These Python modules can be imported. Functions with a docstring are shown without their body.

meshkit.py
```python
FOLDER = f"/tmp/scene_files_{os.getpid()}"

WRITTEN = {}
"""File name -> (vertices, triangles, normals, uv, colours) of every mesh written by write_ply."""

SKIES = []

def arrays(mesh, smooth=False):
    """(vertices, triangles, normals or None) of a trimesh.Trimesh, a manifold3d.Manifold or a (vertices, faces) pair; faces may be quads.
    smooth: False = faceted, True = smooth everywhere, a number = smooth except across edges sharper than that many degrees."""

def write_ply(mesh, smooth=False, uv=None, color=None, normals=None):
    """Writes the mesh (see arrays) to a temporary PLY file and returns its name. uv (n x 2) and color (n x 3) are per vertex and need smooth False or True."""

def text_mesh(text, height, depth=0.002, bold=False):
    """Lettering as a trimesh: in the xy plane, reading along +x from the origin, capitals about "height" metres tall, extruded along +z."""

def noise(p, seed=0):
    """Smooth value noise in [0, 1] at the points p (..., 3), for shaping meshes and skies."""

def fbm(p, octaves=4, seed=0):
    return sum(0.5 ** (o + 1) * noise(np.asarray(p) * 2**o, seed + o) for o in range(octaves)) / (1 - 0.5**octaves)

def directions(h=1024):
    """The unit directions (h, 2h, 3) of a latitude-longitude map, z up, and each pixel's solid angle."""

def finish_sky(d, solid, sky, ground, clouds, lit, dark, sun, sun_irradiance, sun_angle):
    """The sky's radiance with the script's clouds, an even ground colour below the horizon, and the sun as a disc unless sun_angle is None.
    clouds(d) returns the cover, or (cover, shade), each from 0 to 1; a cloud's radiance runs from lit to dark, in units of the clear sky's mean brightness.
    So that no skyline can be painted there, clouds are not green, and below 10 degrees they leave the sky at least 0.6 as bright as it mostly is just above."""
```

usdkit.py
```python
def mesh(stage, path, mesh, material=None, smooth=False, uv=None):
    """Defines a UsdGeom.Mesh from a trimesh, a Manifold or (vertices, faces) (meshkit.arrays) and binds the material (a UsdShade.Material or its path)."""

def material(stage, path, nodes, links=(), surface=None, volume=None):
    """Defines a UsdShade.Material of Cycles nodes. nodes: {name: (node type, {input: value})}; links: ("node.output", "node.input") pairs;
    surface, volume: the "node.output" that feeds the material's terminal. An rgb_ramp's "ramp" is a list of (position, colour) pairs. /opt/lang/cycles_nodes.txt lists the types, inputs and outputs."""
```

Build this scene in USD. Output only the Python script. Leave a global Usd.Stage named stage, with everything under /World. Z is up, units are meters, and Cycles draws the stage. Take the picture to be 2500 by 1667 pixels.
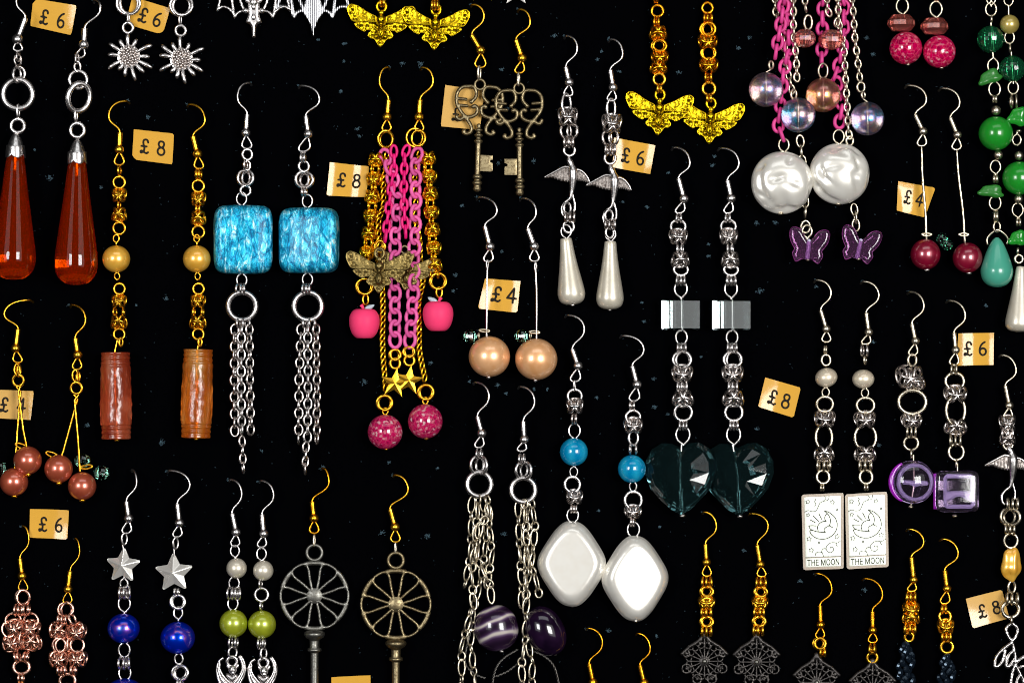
import math, random
import numpy as np, trimesh, shapely, usdkit
from shapely.geometry import Polygon, LineString, Point
from shapely.ops import unary_union
from scipy.spatial import Delaunay, cKDTree
from pxr import Usd, UsdGeom, UsdLux, UsdShade, Gf, Sdf, Vt

stage = Usd.Stage.CreateInMemory()
UsdGeom.SetStageUpAxis(stage, 'Z'); UsdGeom.SetStageMetersPerUnit(stage, 1.0)
UsdGeom.Xform.Define(stage, '/World'); UsdGeom.Scope.Define(stage, '/World/Looks')
rnd = random.Random(7)
# ---------------------------------------------------------------- camera and light
U = 3.93e-5          # metres per drawing unit (a drawing unit is about 0.04 mm)
CX, CY = 3500.0, 2333.8
D = 0.9              # camera to board, metres
cam = UsdGeom.Camera.Define(stage, '/World/camera')
cam.CreateHorizontalApertureAttr(36.0); cam.CreateVerticalApertureAttr(24.0)
cam.CreateFocalLengthAttr(36.0 * D / (7000 * U))
cam.CreateClippingRangeAttr((0.02, 50.0))
cam.CreateFStopAttr(6.3); cam.CreateFocusDistanceAttr(0.8945)
cam.AddTranslateOp().Set((0, -D, 0)); cam.AddRotateXOp().Set(90)
cam.CreateExposureAttr(0.12)

def lamp(name, pos, size, inten, color=(1, 1, 1), target=(0, 0, 0)):
    l = UsdLux.RectLight.Define(stage, '/World/' + name)
    l.CreateWidthAttr(size[0]); l.CreateHeightAttr(size[1]); l.CreateIntensityAttr(inten); l.CreateColorAttr(color)
    p, q = np.array(pos, float), np.array(target, float)
    m = Gf.Matrix4d(); m.SetLookAt(Gf.Vec3d(*p), Gf.Vec3d(*q), Gf.Vec3d(0, 0, 1))
    l.AddTransformOp().Set(m.GetInverse())

lamp('window_right', (0.70, -1.15, 0.10), (0.75, 0.85), 1.0, (1.0, 0.99, 0.97))
lamp('lamp_right', (0.44, -1.02, 0.08), (0.36, 0.40), 18.0, (1.0, 0.99, 0.97))
lamp('window_left', (-0.80, -1.15, 0.12), (0.62, 0.80), 0.8, (0.98, 0.99, 1.0))
lamp('lamp_left', (-0.54, -1.02, 0.10), (0.28, 0.36), 15.0, (0.98, 0.99, 1.0))
lamp('lamp_above', (0.1, -0.9, 1.0), (1.2, 0.4), 1.5, (0.95, 0.98, 1.0))

# ---------------------------------------------------------------- materials
MATS = {}
def mat(name, nodes, links=(), surface='p.BSDF'):
    MATS[name] = usdkit.material(stage, '/World/Looks/' + name, nodes, list(links), surface=surface)
def plain(name, base, metallic=0.0, rough=0.4, bump=0.0, bscale=3000, **kw):
    nodes = {'p': ('principled_bsdf', dict(base_color=base, metallic=metallic, roughness=rough, **kw))}
    links = []
    if bump:
        nodes['g'] = ('geometry', {}); nodes['n'] = ('noise_texture', {'scale': bscale, 'detail': 3})
        nodes['b'] = ('bump', {'strength': bump, 'distance': 0.0002})
        links = [('g.position', 'n.vector'), ('n.fac', 'b.height'), ('b.normal', 'p.normal')]
    mat(name, nodes, links)
def metal(name, base, rough, dark, amount=0.5, scale=1500, bump=0.15):
    """tarnished metal: the bright colour with patches of darker tarnish and fine unevenness"""
    mat(name, {'g': ('geometry', {}), 'n': ('noise_texture', {'scale': scale, 'detail': 4, 'roughness': 0.6}),
               'r': ('rgb_ramp', {'ramp': [(0.0, dark), (0.35, dark), (0.35 + 0.4 * (1 - amount) + 0.02, base), (1.0, base)]}),
               'rr': ('map_range', {'from_min': 0.3, 'from_max': 0.7, 'to_min': rough * 1.4, 'to_max': rough * 0.8}),
               'b': ('bump', {'strength': bump, 'distance': 0.0002}),
               'p': ('principled_bsdf', {'metallic': 1.0})},
        [('g.position', 'n.vector'), ('n.fac', 'r.fac'), ('r.color', 'p.base_color'), ('n.fac', 'rr.value'), ('rr.result', 'p.roughness'),
         ('n.fac', 'b.height'), ('b.normal', 'p.normal')])
def antique(name, base, dark, rough=0.3):
    """cast metal: the attribute pat says where patina sits in the recesses of the relief"""
    mat(name, {'a': ('attribute', {'attribute': 'pat'}), 'g': ('geometry', {}), 'n': ('noise_texture', {'scale': 2500, 'detail': 3}),
               'm': ('mix', {'color1': base, 'color2': dark}), 'b': ('bump', {'strength': 0.2, 'distance': 0.0002}),
               'p': ('principled_bsdf', {'metallic': 1.0, 'roughness': rough})},
        [('a.fac', 'm.fac'), ('m.color', 'p.base_color'), ('g.position', 'n.vector'), ('n.fac', 'b.height'), ('b.normal', 'p.normal')])

metal('silver', (0.85, 0.82, 0.80), 0.28, (0.5, 0.46, 0.45), 0.35)
metal('steel', (0.82, 0.76, 0.72), 0.26, (0.40, 0.34, 0.32), 0.45)
metal('pale_brass', (0.80, 0.73, 0.58), 0.3, (0.4, 0.33, 0.24), 0.4)
metal('gold', (1.0, 0.58, 0.045), 0.28, (0.62, 0.26, 0.01), 0.45)
metal('gold_deep', (1.0, 0.48, 0.02), 0.28, (0.55, 0.2, 0.005), 0.5)
metal('gold_chain', (1.0, 0.62, 0.03), 0.27, (0.5, 0.22, 0.0), 0.5)
metal('copper', (0.98, 0.62, 0.48), 0.26, (0.45, 0.2, 0.15), 0.45)
metal('bronze', (0.31, 0.25, 0.14), 0.42, (0.15, 0.11, 0.06), 0.5)
metal('bronze_cool', (0.24, 0.235, 0.21), 0.42, (0.16, 0.15, 0.13), 0.5)
metal('black_metal', (0.085, 0.078, 0.072), 0.42, (0.05, 0.045, 0.045), 0.4)
antique('moth_gold', (0.66, 0.44, 0.008), (0.03, 0.015, 0.0), 0.3)
antique('moth_bronze', (0.22, 0.16, 0.055), (0.07, 0.045, 0.012), 0.42)
antique('cast_silver', (0.85, 0.82, 0.8), (0.14, 0.12, 0.12), 0.25)
mat('ribbed_silver', {'g': ('geometry', {}), 'w': ('wave_texture', {'scale': 540, 'bands_direction': 'x', 'detail': 0}),
    'b': ('bump', {'strength': 0.8, 'distance': 0.0001}), 'r': ('rgb_ramp', {'ramp': [(0, (0.06, 0.06, 0.07)), (0.4, (0.2, 0.2, 0.21)), (0.7, (0.5, 0.5, 0.51)), (1, (0.55, 0.55, 0.56))]}),
    'p': ('principled_bsdf', {'metallic': 1.0, 'roughness': 0.35})},
    [('g.position', 'w.vector'), ('w.fac', 'b.height'), ('b.normal', 'p.normal'), ('w.fac', 'r.fac'), ('r.color', 'p.base_color')])
def pearl(name, base, edge=None, rough=0.36, met=0.38):
    edge = edge or tuple(c * 0.72 for c in base)
    mat(name, {'g': ('geometry', {}), 'n': ('noise_texture', {'scale': 420, 'detail': 2}), 'm': ('mix', {'color1': edge, 'color2': base}),
               'mr': ('map_range', {'from_min': 0.3, 'from_max': 0.6, 'to_min': 0.0, 'to_max': 1.0, 'clamp': True}),
               'p': ('principled_bsdf', {'metallic': met, 'roughness': rough, 'specular_ior_level': 0.9, 'coat_weight': 1.0, 'coat_roughness': 0.13, 'coat_ior': 1.75})},
        [('g.position', 'n.vector'), ('n.fac', 'mr.value'), ('mr.result', 'm.fac'), ('m.color', 'p.base_color')])
pearl('pearl_white', (0.86, 0.83, 0.76), (0.83, 0.79, 0.71), 0.3)
pearl('pearl_cream', (0.86, 0.76, 0.58), (0.76, 0.62, 0.46))
pearl('pearl_drop', (0.72, 0.66, 0.54), (0.66, 0.59, 0.46))
pearl('pearl_gold', (1.0, 0.55, 0.07), (0.92, 0.43, 0.035))
pearl('pearl_peach', (1.0, 0.54, 0.26), (0.90, 0.43, 0.17))
pearl('pearl_cherry', (0.56, 0.11, 0.05), (0.46, 0.075, 0.035), 0.33, 0.5)
pearl('pearl_wine', (0.30, 0.002, 0.03), (0.20, 0.0, 0.02))
pearl('pearl_lime', (0.44, 0.50, 0.022), (0.34, 0.40, 0.014))
pearl('pearl_olive', (0.56, 0.43, 0.11), (0.44, 0.32, 0.06))
def glass(name, base, rough=0.02, trans=1.0, ior=1.5, bump=0.0, bscale=1500, **kw):
    plain(name, base, 0.0, rough, bump, bscale, transmission_weight=trans, ior=ior, **kw)
glass('red_resin', (1.0, 0.075, 0.0), 0.03, 0.915, specular_ior_level=0.3)
glass('green_crystal', (0.35, 0.8, 0.6), 0.03, 1.0, 1.6)
glass('emerald_crystal', (0.06, 0.60, 0.27), 0.03, 0.95, 1.6)
glass('purple_glass', (0.84, 0.62, 0.96), 0.04, 0.99)
glass('heart_glass', (0.055, 0.14, 0.15), 0.015, 0.955, 1.54)
mat('cube_glass', {'p': ('principled_bsdf', {'base_color': (0.8, 0.9, 0.9), 'roughness': 0.01, 'transmission_weight': 1.0}), 'gl': ('glossy_bsdf', {'color': (0.88, 0.95, 0.96), 'roughness': 0.05}), 'm': ('mix_closure', {'fac': 0.12})},
    [('p.BSDF', 'm.closure1'), ('gl.BSDF', 'm.closure2')], 'm.closure')
def iridescent(name, base, trans, fac, stops, scale, metallic=0.0):
    """glass or enamel under a thin metal-oxide film whose colour wanders over the bead"""
    mat(name, {'g': ('geometry', {}), 'n': ('noise_texture', {'scale': scale, 'detail': 1, 'distortion': 1.5}), 'r': ('rgb_ramp', {'ramp': stops}),
               'p': ('principled_bsdf', {'base_color': base, 'roughness': 0.04, 'transmission_weight': trans, 'metallic': metallic, 'coat_weight': 0.5}),
               'gl': ('glossy_bsdf', {'roughness': 0.3}), 'm': ('mix_closure', {'fac': fac})},
        [('g.position', 'n.vector'), ('n.fac', 'r.fac'), ('r.color', 'gl.color'), ('p.BSDF', 'm.closure1'), ('gl.BSDF', 'm.closure2')], 'm.closure')
RAIN = [(0.30, (0.0, 0.7, 0.95)), (0.42, (0.6, 0.45, 1.0)), (0.49, (1.0, 0.55, 0.75)), (0.55, (1.0, 0.85, 0.6)), (0.62, (1.0, 0.4, 0.5)), (0.7, (0.1, 0.85, 0.6)), (0.8, (0.3, 0.4, 1.0))]
glass('violet_glass', (0.84, 0.34, 0.80), 0.04, 0.965, specular_ior_level=0.7)
iridescent('ab_glass', (0.93, 0.90, 0.98), 0.985, 0.32, RAIN, 380)
iridescent('ab_pink', (0.93, 0.50, 0.45), 0.96, 0.32, [(0.35, (0.95, 0.25, 0.25)), (0.5, (1.0, 0.55, 0.4)), (0.6, (1.0, 0.7, 0.05)), (0.75, (0.8, 0.4, 0.9))], 380)
iridescent('ab_blue', (0.0, 0.012, 0.32), 0.0, 0.4, [(0.3, (0.0, 0.05, 1.0)), (0.47, (0.0, 0.10, 0.95)), (0.53, (0.25, 0.06, 0.6)), (0.58, (1.0, 0.3, 0.2)), (0.63, (0.5, 0.15, 0.7)), (0.72, (0.0, 0.3, 1.0)), (0.8, (0.0, 0.5, 0.6))], 190)
iridescent('brick_crystal', (0.80, 0.24, 0.19), 0.93, 0.12, [(0.35, (1.0, 0.45, 0.4)), (0.55, (1.0, 0.7, 0.65)), (0.7, (0.5, 0.5, 1.0))], 400)
def stone(name, stops, scale):
    mat(name, {'g': ('geometry', {}), 'mp': ('mapping', {'scale': (1.0, 1.0, 0.5)}), 'n': ('noise_texture', {'scale': scale, 'detail': 4, 'distortion': 0.6}), 'n2': ('noise_texture', {'scale': 900, 'detail': 2}),
               'r': ('rgb_ramp', {'ramp': stops}), 'b': ('bump', {'strength': 0.5, 'distance': 0.0004}),
               'p': ('principled_bsdf', {'roughness': 0.2, 'transmission_weight': 0.62, 'coat_weight': 0.3, 'coat_roughness': 0.1, 'specular_ior_level': 0.3})},
        [('g.position', 'mp.vector'), ('mp.vector', 'n.vector'), ('n.fac', 'r.fac'), ('r.color', 'p.base_color'), ('mp.vector', 'n2.vector'), ('n2.fac', 'b.height'), ('b.normal', 'p.normal')])
stone('carnelian_red', [(0.25, (0.30, 0.03, 0.012)), (0.5, (0.55, 0.09, 0.03)), (0.72, (0.72, 0.25, 0.13))], 190)
stone('carnelian_orange', [(0.25, (0.42, 0.06, 0.005)), (0.5, (0.70, 0.17, 0.012)), (0.72, (0.82, 0.42, 0.10))], 190)
def crackle(name, dark, base, light):
    mat(name, {'g': ('geometry', {}), 'v': ('voronoi_texture', {'scale': 1500}), 'v2': ('voronoi_texture', {'scale': 620, 'feature': 'distance_to_edge'}),
               'w': ('rgb_to_bw', {}), 'r': ('rgb_ramp', {'ramp': [(0.0, dark), (0.45, base), (0.72, base), (0.82, light), (1, (1.0, 0.8, 0.8))]}),
               'r2': ('rgb_ramp', {'ramp': [(0.0, (0.5, 0.3, 0.3)), (0.03, (0.0, 0.0, 0.0)), (1, (0, 0, 0))]}), 'mx': ('mix', {'mix_type': 'add', 'fac': 0.7}),
               'b': ('bump', {'strength': 0.9, 'distance': 0.0004}),
               'p': ('principled_bsdf', {'roughness': 0.1, 'transmission_weight': 0.42, 'coat_weight': 0.6, 'coat_roughness': 0.03})},
        [('g.position', 'v.vector'), ('g.position', 'v2.vector'), ('v.color', 'w.color'), ('w.val', 'r.fac'), ('v2.distance', 'r2.fac'), ('r.color', 'mx.color1'), ('r2.color', 'mx.color2'), ('mx.color', 'p.base_color'), ('w.val', 'b.height'), ('b.normal', 'p.normal')])
crackle('crackle_pink', (0.32, 0.0, 0.06), (0.85, 0.012, 0.15), (1.0, 0.38, 0.45))
crackle('crackle_red', (0.28, 0.0, 0.04), (0.80, 0.0, 0.11), (1.0, 0.2, 0.3))
mat('blue_foil', {'g': ('geometry', {}), 'mp': ('mapping', {'scale': (1.5, 1.0, 0.6)}), 'n': ('noise_texture', {'scale': 430, 'detail': 6, 'roughness': 0.7, 'distortion': 0.7}),
    'v': ('voronoi_texture', {'scale': 420, 'feature': 'distance_to_edge', 'randomness': 1.0}), 'vr': ('rgb_ramp', {'ramp': [(0.0, (0.1, 0.35, 0.5)), (0.06, (0.7, 0.85, 0.9)), (0.14, (1, 1, 1)), (1, (1, 1, 1))]}),
    'r': ('rgb_ramp', {'ramp': [(0.0, (0.0, 0.10, 0.22)), (0.40, (0.0, 0.24, 0.44)), (0.49, (0.005, 0.44, 0.68)), (0.56, (0.12, 0.70, 0.92)), (0.64, (0.8, 1.0, 1.0)), (1, (1.0, 1.0, 1.0))]}),
    'mu': ('mix', {'mix_type': 'multiply', 'fac': 1.0}), 'b': ('bump', {'strength': 1.0, 'distance': 0.0007}),
    'p': ('principled_bsdf', {'metallic': 0.7, 'roughness': 0.32, 'coat_weight': 0.12, 'coat_roughness': 0.04})},
    [('g.position', 'mp.vector'), ('mp.vector', 'n.vector'), ('mp.vector', 'v.vector'), ('n.fac', 'r.fac'), ('v.distance', 'vr.fac'), ('r.color', 'mu.color1'), ('vr.color', 'mu.color2'), ('mu.color', 'p.base_color'), ('n.fac', 'b.height'), ('b.normal', 'p.normal')])
mat('cat_eye_blue', {'g': ('geometry', {}), 'w': ('wave_texture', {'scale': 90, 'bands_direction': 'x', 'distortion': 2.0}), 'm': ('mix', {'color1': (0.0, 0.20, 0.40), 'color2': (0.01, 0.30, 0.50)}),
    'p': ('principled_bsdf', {'roughness': 0.15, 'subsurface_weight': 0.3, 'subsurface_scale': 0.001, 'subsurface_radius': (0.3, 0.7, 1.0), 'coat_weight': 0.7})},
    [('g.position', 'w.vector'), ('w.fac', 'm.fac'), ('m.color', 'p.base_color')])
plain('jade', (0.012, 0.25, 0.02), 0, 0.22, 0.05, 900, subsurface_weight=0.3, subsurface_scale=0.001, coat_weight=0.5)
plain('green_chip', (0.03, 0.22, 0.03), 0, 0.3, 0.2, 900, transmission_weight=0.2)
plain('aventurine', (0.06, 0.33, 0.23), 0, 0.25, 0.1, 600, coat_weight=0.4)
plain('black_bead', (0.004, 0.007, 0.012), 0, 0.14, 0.1, 900, specular_tint=(0.6, 0.8, 1.0))
def plastic(name, base):
    mat(name, {'o': ('object_info', {}), 'g': ('geometry', {}), 'n': ('noise_texture', {'scale': 700, 'detail': 3}), 'a': ('math', {'math_type': 'multiply', 'value2': 0.6}), 'a2': ('math', {'math_type': 'multiply_add', 'value2': 0.5}),
               'm': ('mix', {'color1': tuple(c * 0.66 for c in base), 'color2': tuple(min(1, c * 1.08 + 0.02) for c in base)}), 'b': ('bump', {'strength': 0.15, 'distance': 0.0002}),
               'p': ('principled_bsdf', {'roughness': 0.38, 'specular_ior_level': 0.25})},
        [('o.random', 'a.value1'), ('g.position', 'n.vector'), ('n.fac', 'a2.value1'), ('a.value', 'a2.value3'), ('a2.value', 'm.fac'), ('m.color', 'p.base_color'), ('n.fac', 'b.height'), ('b.normal', 'p.normal')])
plastic('hot_pink', (0.88, 0.0, 0.2))
plastic('candy_pink', (0.8, 0.11, 0.38))
plastic('rose_pink', (0.72, 0.045, 0.27))
plain('apple_pink', (0.92, 0.05, 0.17), 0, 0.5, 0.04, 2500, specular_ior_level=0.15)
plain('grey_leaf', (0.45, 0.52, 0.58), 0.2, 0.4)
plain('star_pearl', (0.74, 0.71, 0.66), 0.55, 0.3, coat_weight=0.4)
plain('pink_rim', (0.50, 0.09, 0.42), 0, 0.25, transmission_weight=0.6)
plain('milky', (0.70, 0.66, 0.88), 0, 0.3, transmission_weight=0.35)
plain('card_silver', (0.66, 0.69, 0.61), 0.75, 0.36, 0.03, 1500)
plain('card_rim', (0.26, 0.22, 0.18), 0.9, 0.42, 0.1, 1500)
plain('oxide', (0.06, 0.07, 0.045), 0.3, 0.6)
plain('ink', (0.018, 0.014, 0.01), 0, 0.7, specular_ior_level=0.1)
plain('dark_wire', (0.13, 0.12, 0.11), 0.9, 0.35)
mat('amethyst', {'g': ('geometry', {}), 'mp': ('mapping', {'rotation': (0.1, 0.34, 0.0)}), 'w': ('wave_texture', {'scale': 84, 'bands_direction': 'z', 'distortion': 2.6, 'detail': 1.0, 'detail_scale': 1.6}),
    'r': ('rgb_ramp', {'ramp': [(0, (0.014, 0.006, 0.018)), (0.5, (0.035, 0.014, 0.045)), (0.72, (0.09, 0.055, 0.11)), (0.86, (0.20, 0.15, 0.2)), (0.95, (0.42, 0.36, 0.36)), (1, (0.5, 0.45, 0.4))]}),
    'p': ('principled_bsdf', {'roughness': 0.18, 'coat_weight': 0.6})},
    [('g.position', 'mp.vector'), ('mp.vector', 'w.vector'), ('w.fac', 'r.fac'), ('r.color', 'p.base_color')])
mat('amethyst_dark', {'g': ('geometry', {}), 'n': ('noise_texture', {'scale': 260, 'detail': 4}), 'r': ('rgb_ramp', {'ramp': [(0.3, (0.004, 0.0015, 0.007)), (0.7, (0.016, 0.005, 0.022))]}),
    'p': ('principled_bsdf', {'roughness': 0.14, 'coat_weight': 0.8})}, [('g.position', 'n.vector'), ('n.fac', 'r.fac'), ('r.color', 'p.base_color')])
def paper(name, base):
    mat(name, {'g': ('geometry', {}), 'n': ('noise_texture', {'scale': 160, 'detail': 5}), 'm': ('mix', {'color1': tuple(c * 0.86 for c in base), 'color2': base}),
        'n2': ('noise_texture', {'scale': 4000, 'detail': 2}), 'b': ('bump', {'strength': 0.12, 'distance': 0.0001}),
        'p': ('principled_bsdf', {'roughness': 0.6, 'specular_ior_level': 0.12, 'coat_weight': 0.8, 'coat_roughness': 0.1})},
        [('g.position', 'n.vector'), ('n.fac', 'm.fac'), ('m.color', 'p.base_color'), ('g.position', 'n2.vector'), ('n2.fac', 'b.height'), ('b.normal', 'p.normal')])
paper('label_paper', (0.74, 0.39, 0.045))
paper('label_paper_pale', (0.72, 0.42, 0.11))
mat('velvet', {'g': ('geometry', {}), 'n': ('noise_texture', {'scale': 5000, 'detail': 3}), 'r': ('rgb_ramp', {'ramp': [(0.3, (0.0003, 0.0003, 0.0005)), (0.75, (0.0012, 0.0013, 0.002))]}),
    'b': ('bump', {'strength': 0.5, 'distance': 0.0003}), 'p': ('principled_bsdf', {'roughness': 1.0, 'specular_ior_level': 0.0})},
    [('g.position', 'n.vector'), ('n.fac', 'r.fac'), ('r.color', 'p.base_color'), ('n.fac', 'b.height'), ('b.normal', 'p.normal')])
metal('tarnish', (0.30, 0.27, 0.25), 0.4, (0.12, 0.1, 0.09), 0.5)
plain('lint', (0.06, 0.115, 0.15), 0, 0.9)

# ---------------------------------------------------------------- things and parts
TAKEN = {}
def numbered(path):
    n = TAKEN.get(path, 0); TAKEN[path] = n + 1
    return path if n == 0 else f'{path}_{n:03d}'
OFF = np.zeros(3)
def P(c, r):
    """measure from the c-th column and r-th row of the survey grid"""
    OFF[:] = (1736.0 * c, (0.0, 1554.0, 3099.6)[r], 0)
class Thing:
    def __init__(s, name, label, cat, group, x, y, d=48):
        s.x, s.y, s.d = x + OFF[0], y + OFF[1], d
        s.path = numbered('/World/' + name)
        X = UsdGeom.Xform.Define(stage, s.path); k = 1 - d * U / D
        X.AddTranslateOp().Set(((s.x - CX) * U * k, 0.0, (CY - s.y) * U * k))
        p = X.GetPrim(); p.SetCustomDataByKey('label', label); p.SetCustomDataByKey('category', cat)
        if group: p.SetCustomDataByKey('group', group)
def A(t, part, mesh, material, parent=None, smooth=True, label=None, pat=None):
    v, f = np.asarray(mesh[0], float), np.asarray(mesh[1], int)
    v = v + OFF - np.array([t.x, t.y, 0])
    w = np.stack([v[:, 0], -v[:, 2], -v[:, 1]], 1) * U
    path = numbered((parent or t.path) + '/' + part)
    m = usdkit.mesh(stage, path, (w, f[:, ::-1]), MATS[material], smooth=smooth)
    if pat is not None:
        UsdGeom.PrimvarsAPI(m).CreatePrimvar('pat', Sdf.ValueTypeNames.FloatArray, 'vertex').Set(Vt.FloatArray.FromNumpy(np.asarray(pat, np.float32)))
    if label: m.GetPrim().SetCustomDataByKey('label', label)
    return path

# ---------------------------------------------------------------- mesh helpers (x right, y down, z towards the viewer)
def join(*ms):
    vs, fs, n = [], [], 0
    for v, f in ms:
        vs.append(np.asarray(v, float)); fs.append(np.asarray(f) + n); n += len(v)
    return np.vstack(vs), np.vstack(fs)
def rot(yaw=0, pitch=0, roll=0):
    a, b, c = np.radians([yaw, pitch, roll])
    Ry = np.array([[math.cos(a), 0, math.sin(a)], [0, 1, 0], [-math.sin(a), 0, math.cos(a)]])
    Rx = np.array([[1, 0, 0], [0, math.cos(b), -math.sin(b)], [0, math.sin(b), math.cos(b)]])
    Rz = np.array([[math.cos(c), -math.sin(c), 0], [math.sin(c), math.cos(c), 0], [0, 0, 1]])
    return Rz @ Rx @ Ry
def xf(m, at=(0, 0, 0), yaw=0, pitch=0, roll=0, s=1):
    v = np.asarray(m[0], float) * s @ rot(yaw, pitch, roll).T + np.array(at, float)
    return v, m[1]
def grid_faces(a, b, ca, cb):
    i, j = np.meshgrid(np.arange(a if ca else a - 1), np.arange(b if cb else b - 1), indexing='ij')
    i, j = i.ravel(), j.ravel(); i2, j2 = (i + 1) % a, (j + 1) % b
    q = np.stack([i * b + j, i2 * b + j, i2 * b + j2, i * b + j2], 1)
    return np.vstack([q[:, [0, 1, 2]], q[:, [0, 2, 3]]])
def torus(rx, ry, w, n=22, m=8):
    a, b = np.arange(n) * 2 * np.pi / n, np.arange(m) * 2 * np.pi / m
    rx, ry = rx - w, ry - w
    c, s = np.cos(a), np.sin(a); nx, ny = c * ry, s * rx; L = np.hypot(nx, ny); nx, ny = nx / L, ny / L
    V = np.stack([(rx * c)[:, None] + w * np.cos(b)[None] * nx[:, None], (ry * s)[:, None] + w * np.cos(b)[None] * ny[:, None], np.repeat(w * np.sin(b)[None], n, 0)], 2)
    return V.reshape(-1, 3), grid_faces(n, m, True, True)
def tube(pts, r, m=8, closed=False, caps=True):
    p = np.asarray(pts, float); n = len(p)
    r = np.broadcast_to(np.asarray(r, float), (n,))
    tg = (np.roll(p, -1, 0) - np.roll(p, 1, 0)) if closed else np.gradient(p, axis=0)
    tg /= np.maximum(np.linalg.norm(tg, axis=1, keepdims=True), 1e-9)
    u = np.cross(tg[0], [0.3, 0.2, 1.0]); u /= np.linalg.norm(u); us = []
    for t in tg:
        u = u - t * (u @ t); u /= max(np.linalg.norm(u), 1e-9); us.append(u)
    us = np.array(us); ws = np.cross(tg, us); a = np.arange(m) * 2 * np.pi / m
    V = p[:, None] + r[:, None, None] * (np.cos(a)[None, :, None] * us[:, None] + np.sin(a)[None, :, None] * ws[:, None])
    V = V.reshape(-1, 3); F = grid_faces(n, m, closed, True)
    F = F[:, ::-1]
    if not closed and caps:
        k = len(V); V = np.vstack([V, p[:1], p[-1:]]); j = np.arange(m); j2 = (j + 1) % m
        F = np.vstack([F, np.stack([np.full(m, k), j, j2], 1)[:, ::-1][:, [0, 2, 1]][:, ::-1], np.stack([np.full(m, k + 1), (n - 1) * m + j, (n - 1) * m + j2], 1)])
    return fix((V, F))
def fix(m):
    t = trimesh.Trimesh(m[0], m[1], process=False)
    # outward in the y-down frame: the frame is left-handed once mirrored, A() flips the winding
    return (m[0], m[1]) if t.volume > 0 else (m[0], np.asarray(m[1])[:, ::-1])
def rev(profile, n=24, at=(0, 0, 0), roll=0, yaw=0, pitch=0):
    pr = np.asarray(profile, float); a = np.arange(n) * 2 * np.pi / n
    V = np.stack([pr[:, 0][:, None] * np.cos(a), np.repeat(pr[:, 1][:, None], n, 1), pr[:, 0][:, None] * np.sin(a)], 2).reshape(-1, 3)
    F = grid_faces(len(pr), n, False, True)
    k = len(V); V = np.vstack([V, [[0, pr[0, 1], 0], [0, pr[-1, 1], 0]]]); j = np.arange(n); j2 = (j + 1) % n
    F = np.vstack([F, np.stack([np.full(n, k), j, j2], 1), np.stack([np.full(n, k + 1), (len(pr) - 1) * n + j2, (len(pr) - 1) * n + j], 1)])
    return xf(fix((V, F)), at, yaw, pitch, roll)
def ball(x, y, z, rx, ry=None, rz=None, n=26, roll=0, yaw=0):
    ry, rz = ry or rx, rz or rx
    a = np.linspace(0.02, np.pi - 0.02, max(8, n // 2 + 2))
    v, f = rev(np.stack([np.sin(a), -np.cos(a)], 1), n)
    return xf((v * [rx, ry, rz], f), (x, y, z), yaw, 0, roll)
def spline(pts, n=8, closed=False):
    p = np.asarray(pts, float)
    q = np.vstack([p[-1:], p, p[:2]]) if closed else np.vstack([2 * p[0] - p[1], p, 2 * p[-1] - p[-2]])
    t = np.linspace(0, 1, n, endpoint=False)[:, None]; out = []
    for i in range(1, len(q) - 2):
        a, b, c, d = q[i - 1], q[i], q[i + 1], q[i + 2]
        out.append(0.5 * (2 * b + (c - a) * t + (2 * a - 5 * b + 4 * c - d) * t ** 2 + (3 * b - a - 3 * c + d) * t ** 3))
    o = np.vstack(out)
    return o if closed else np.vstack([o, p[-1:]])
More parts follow.
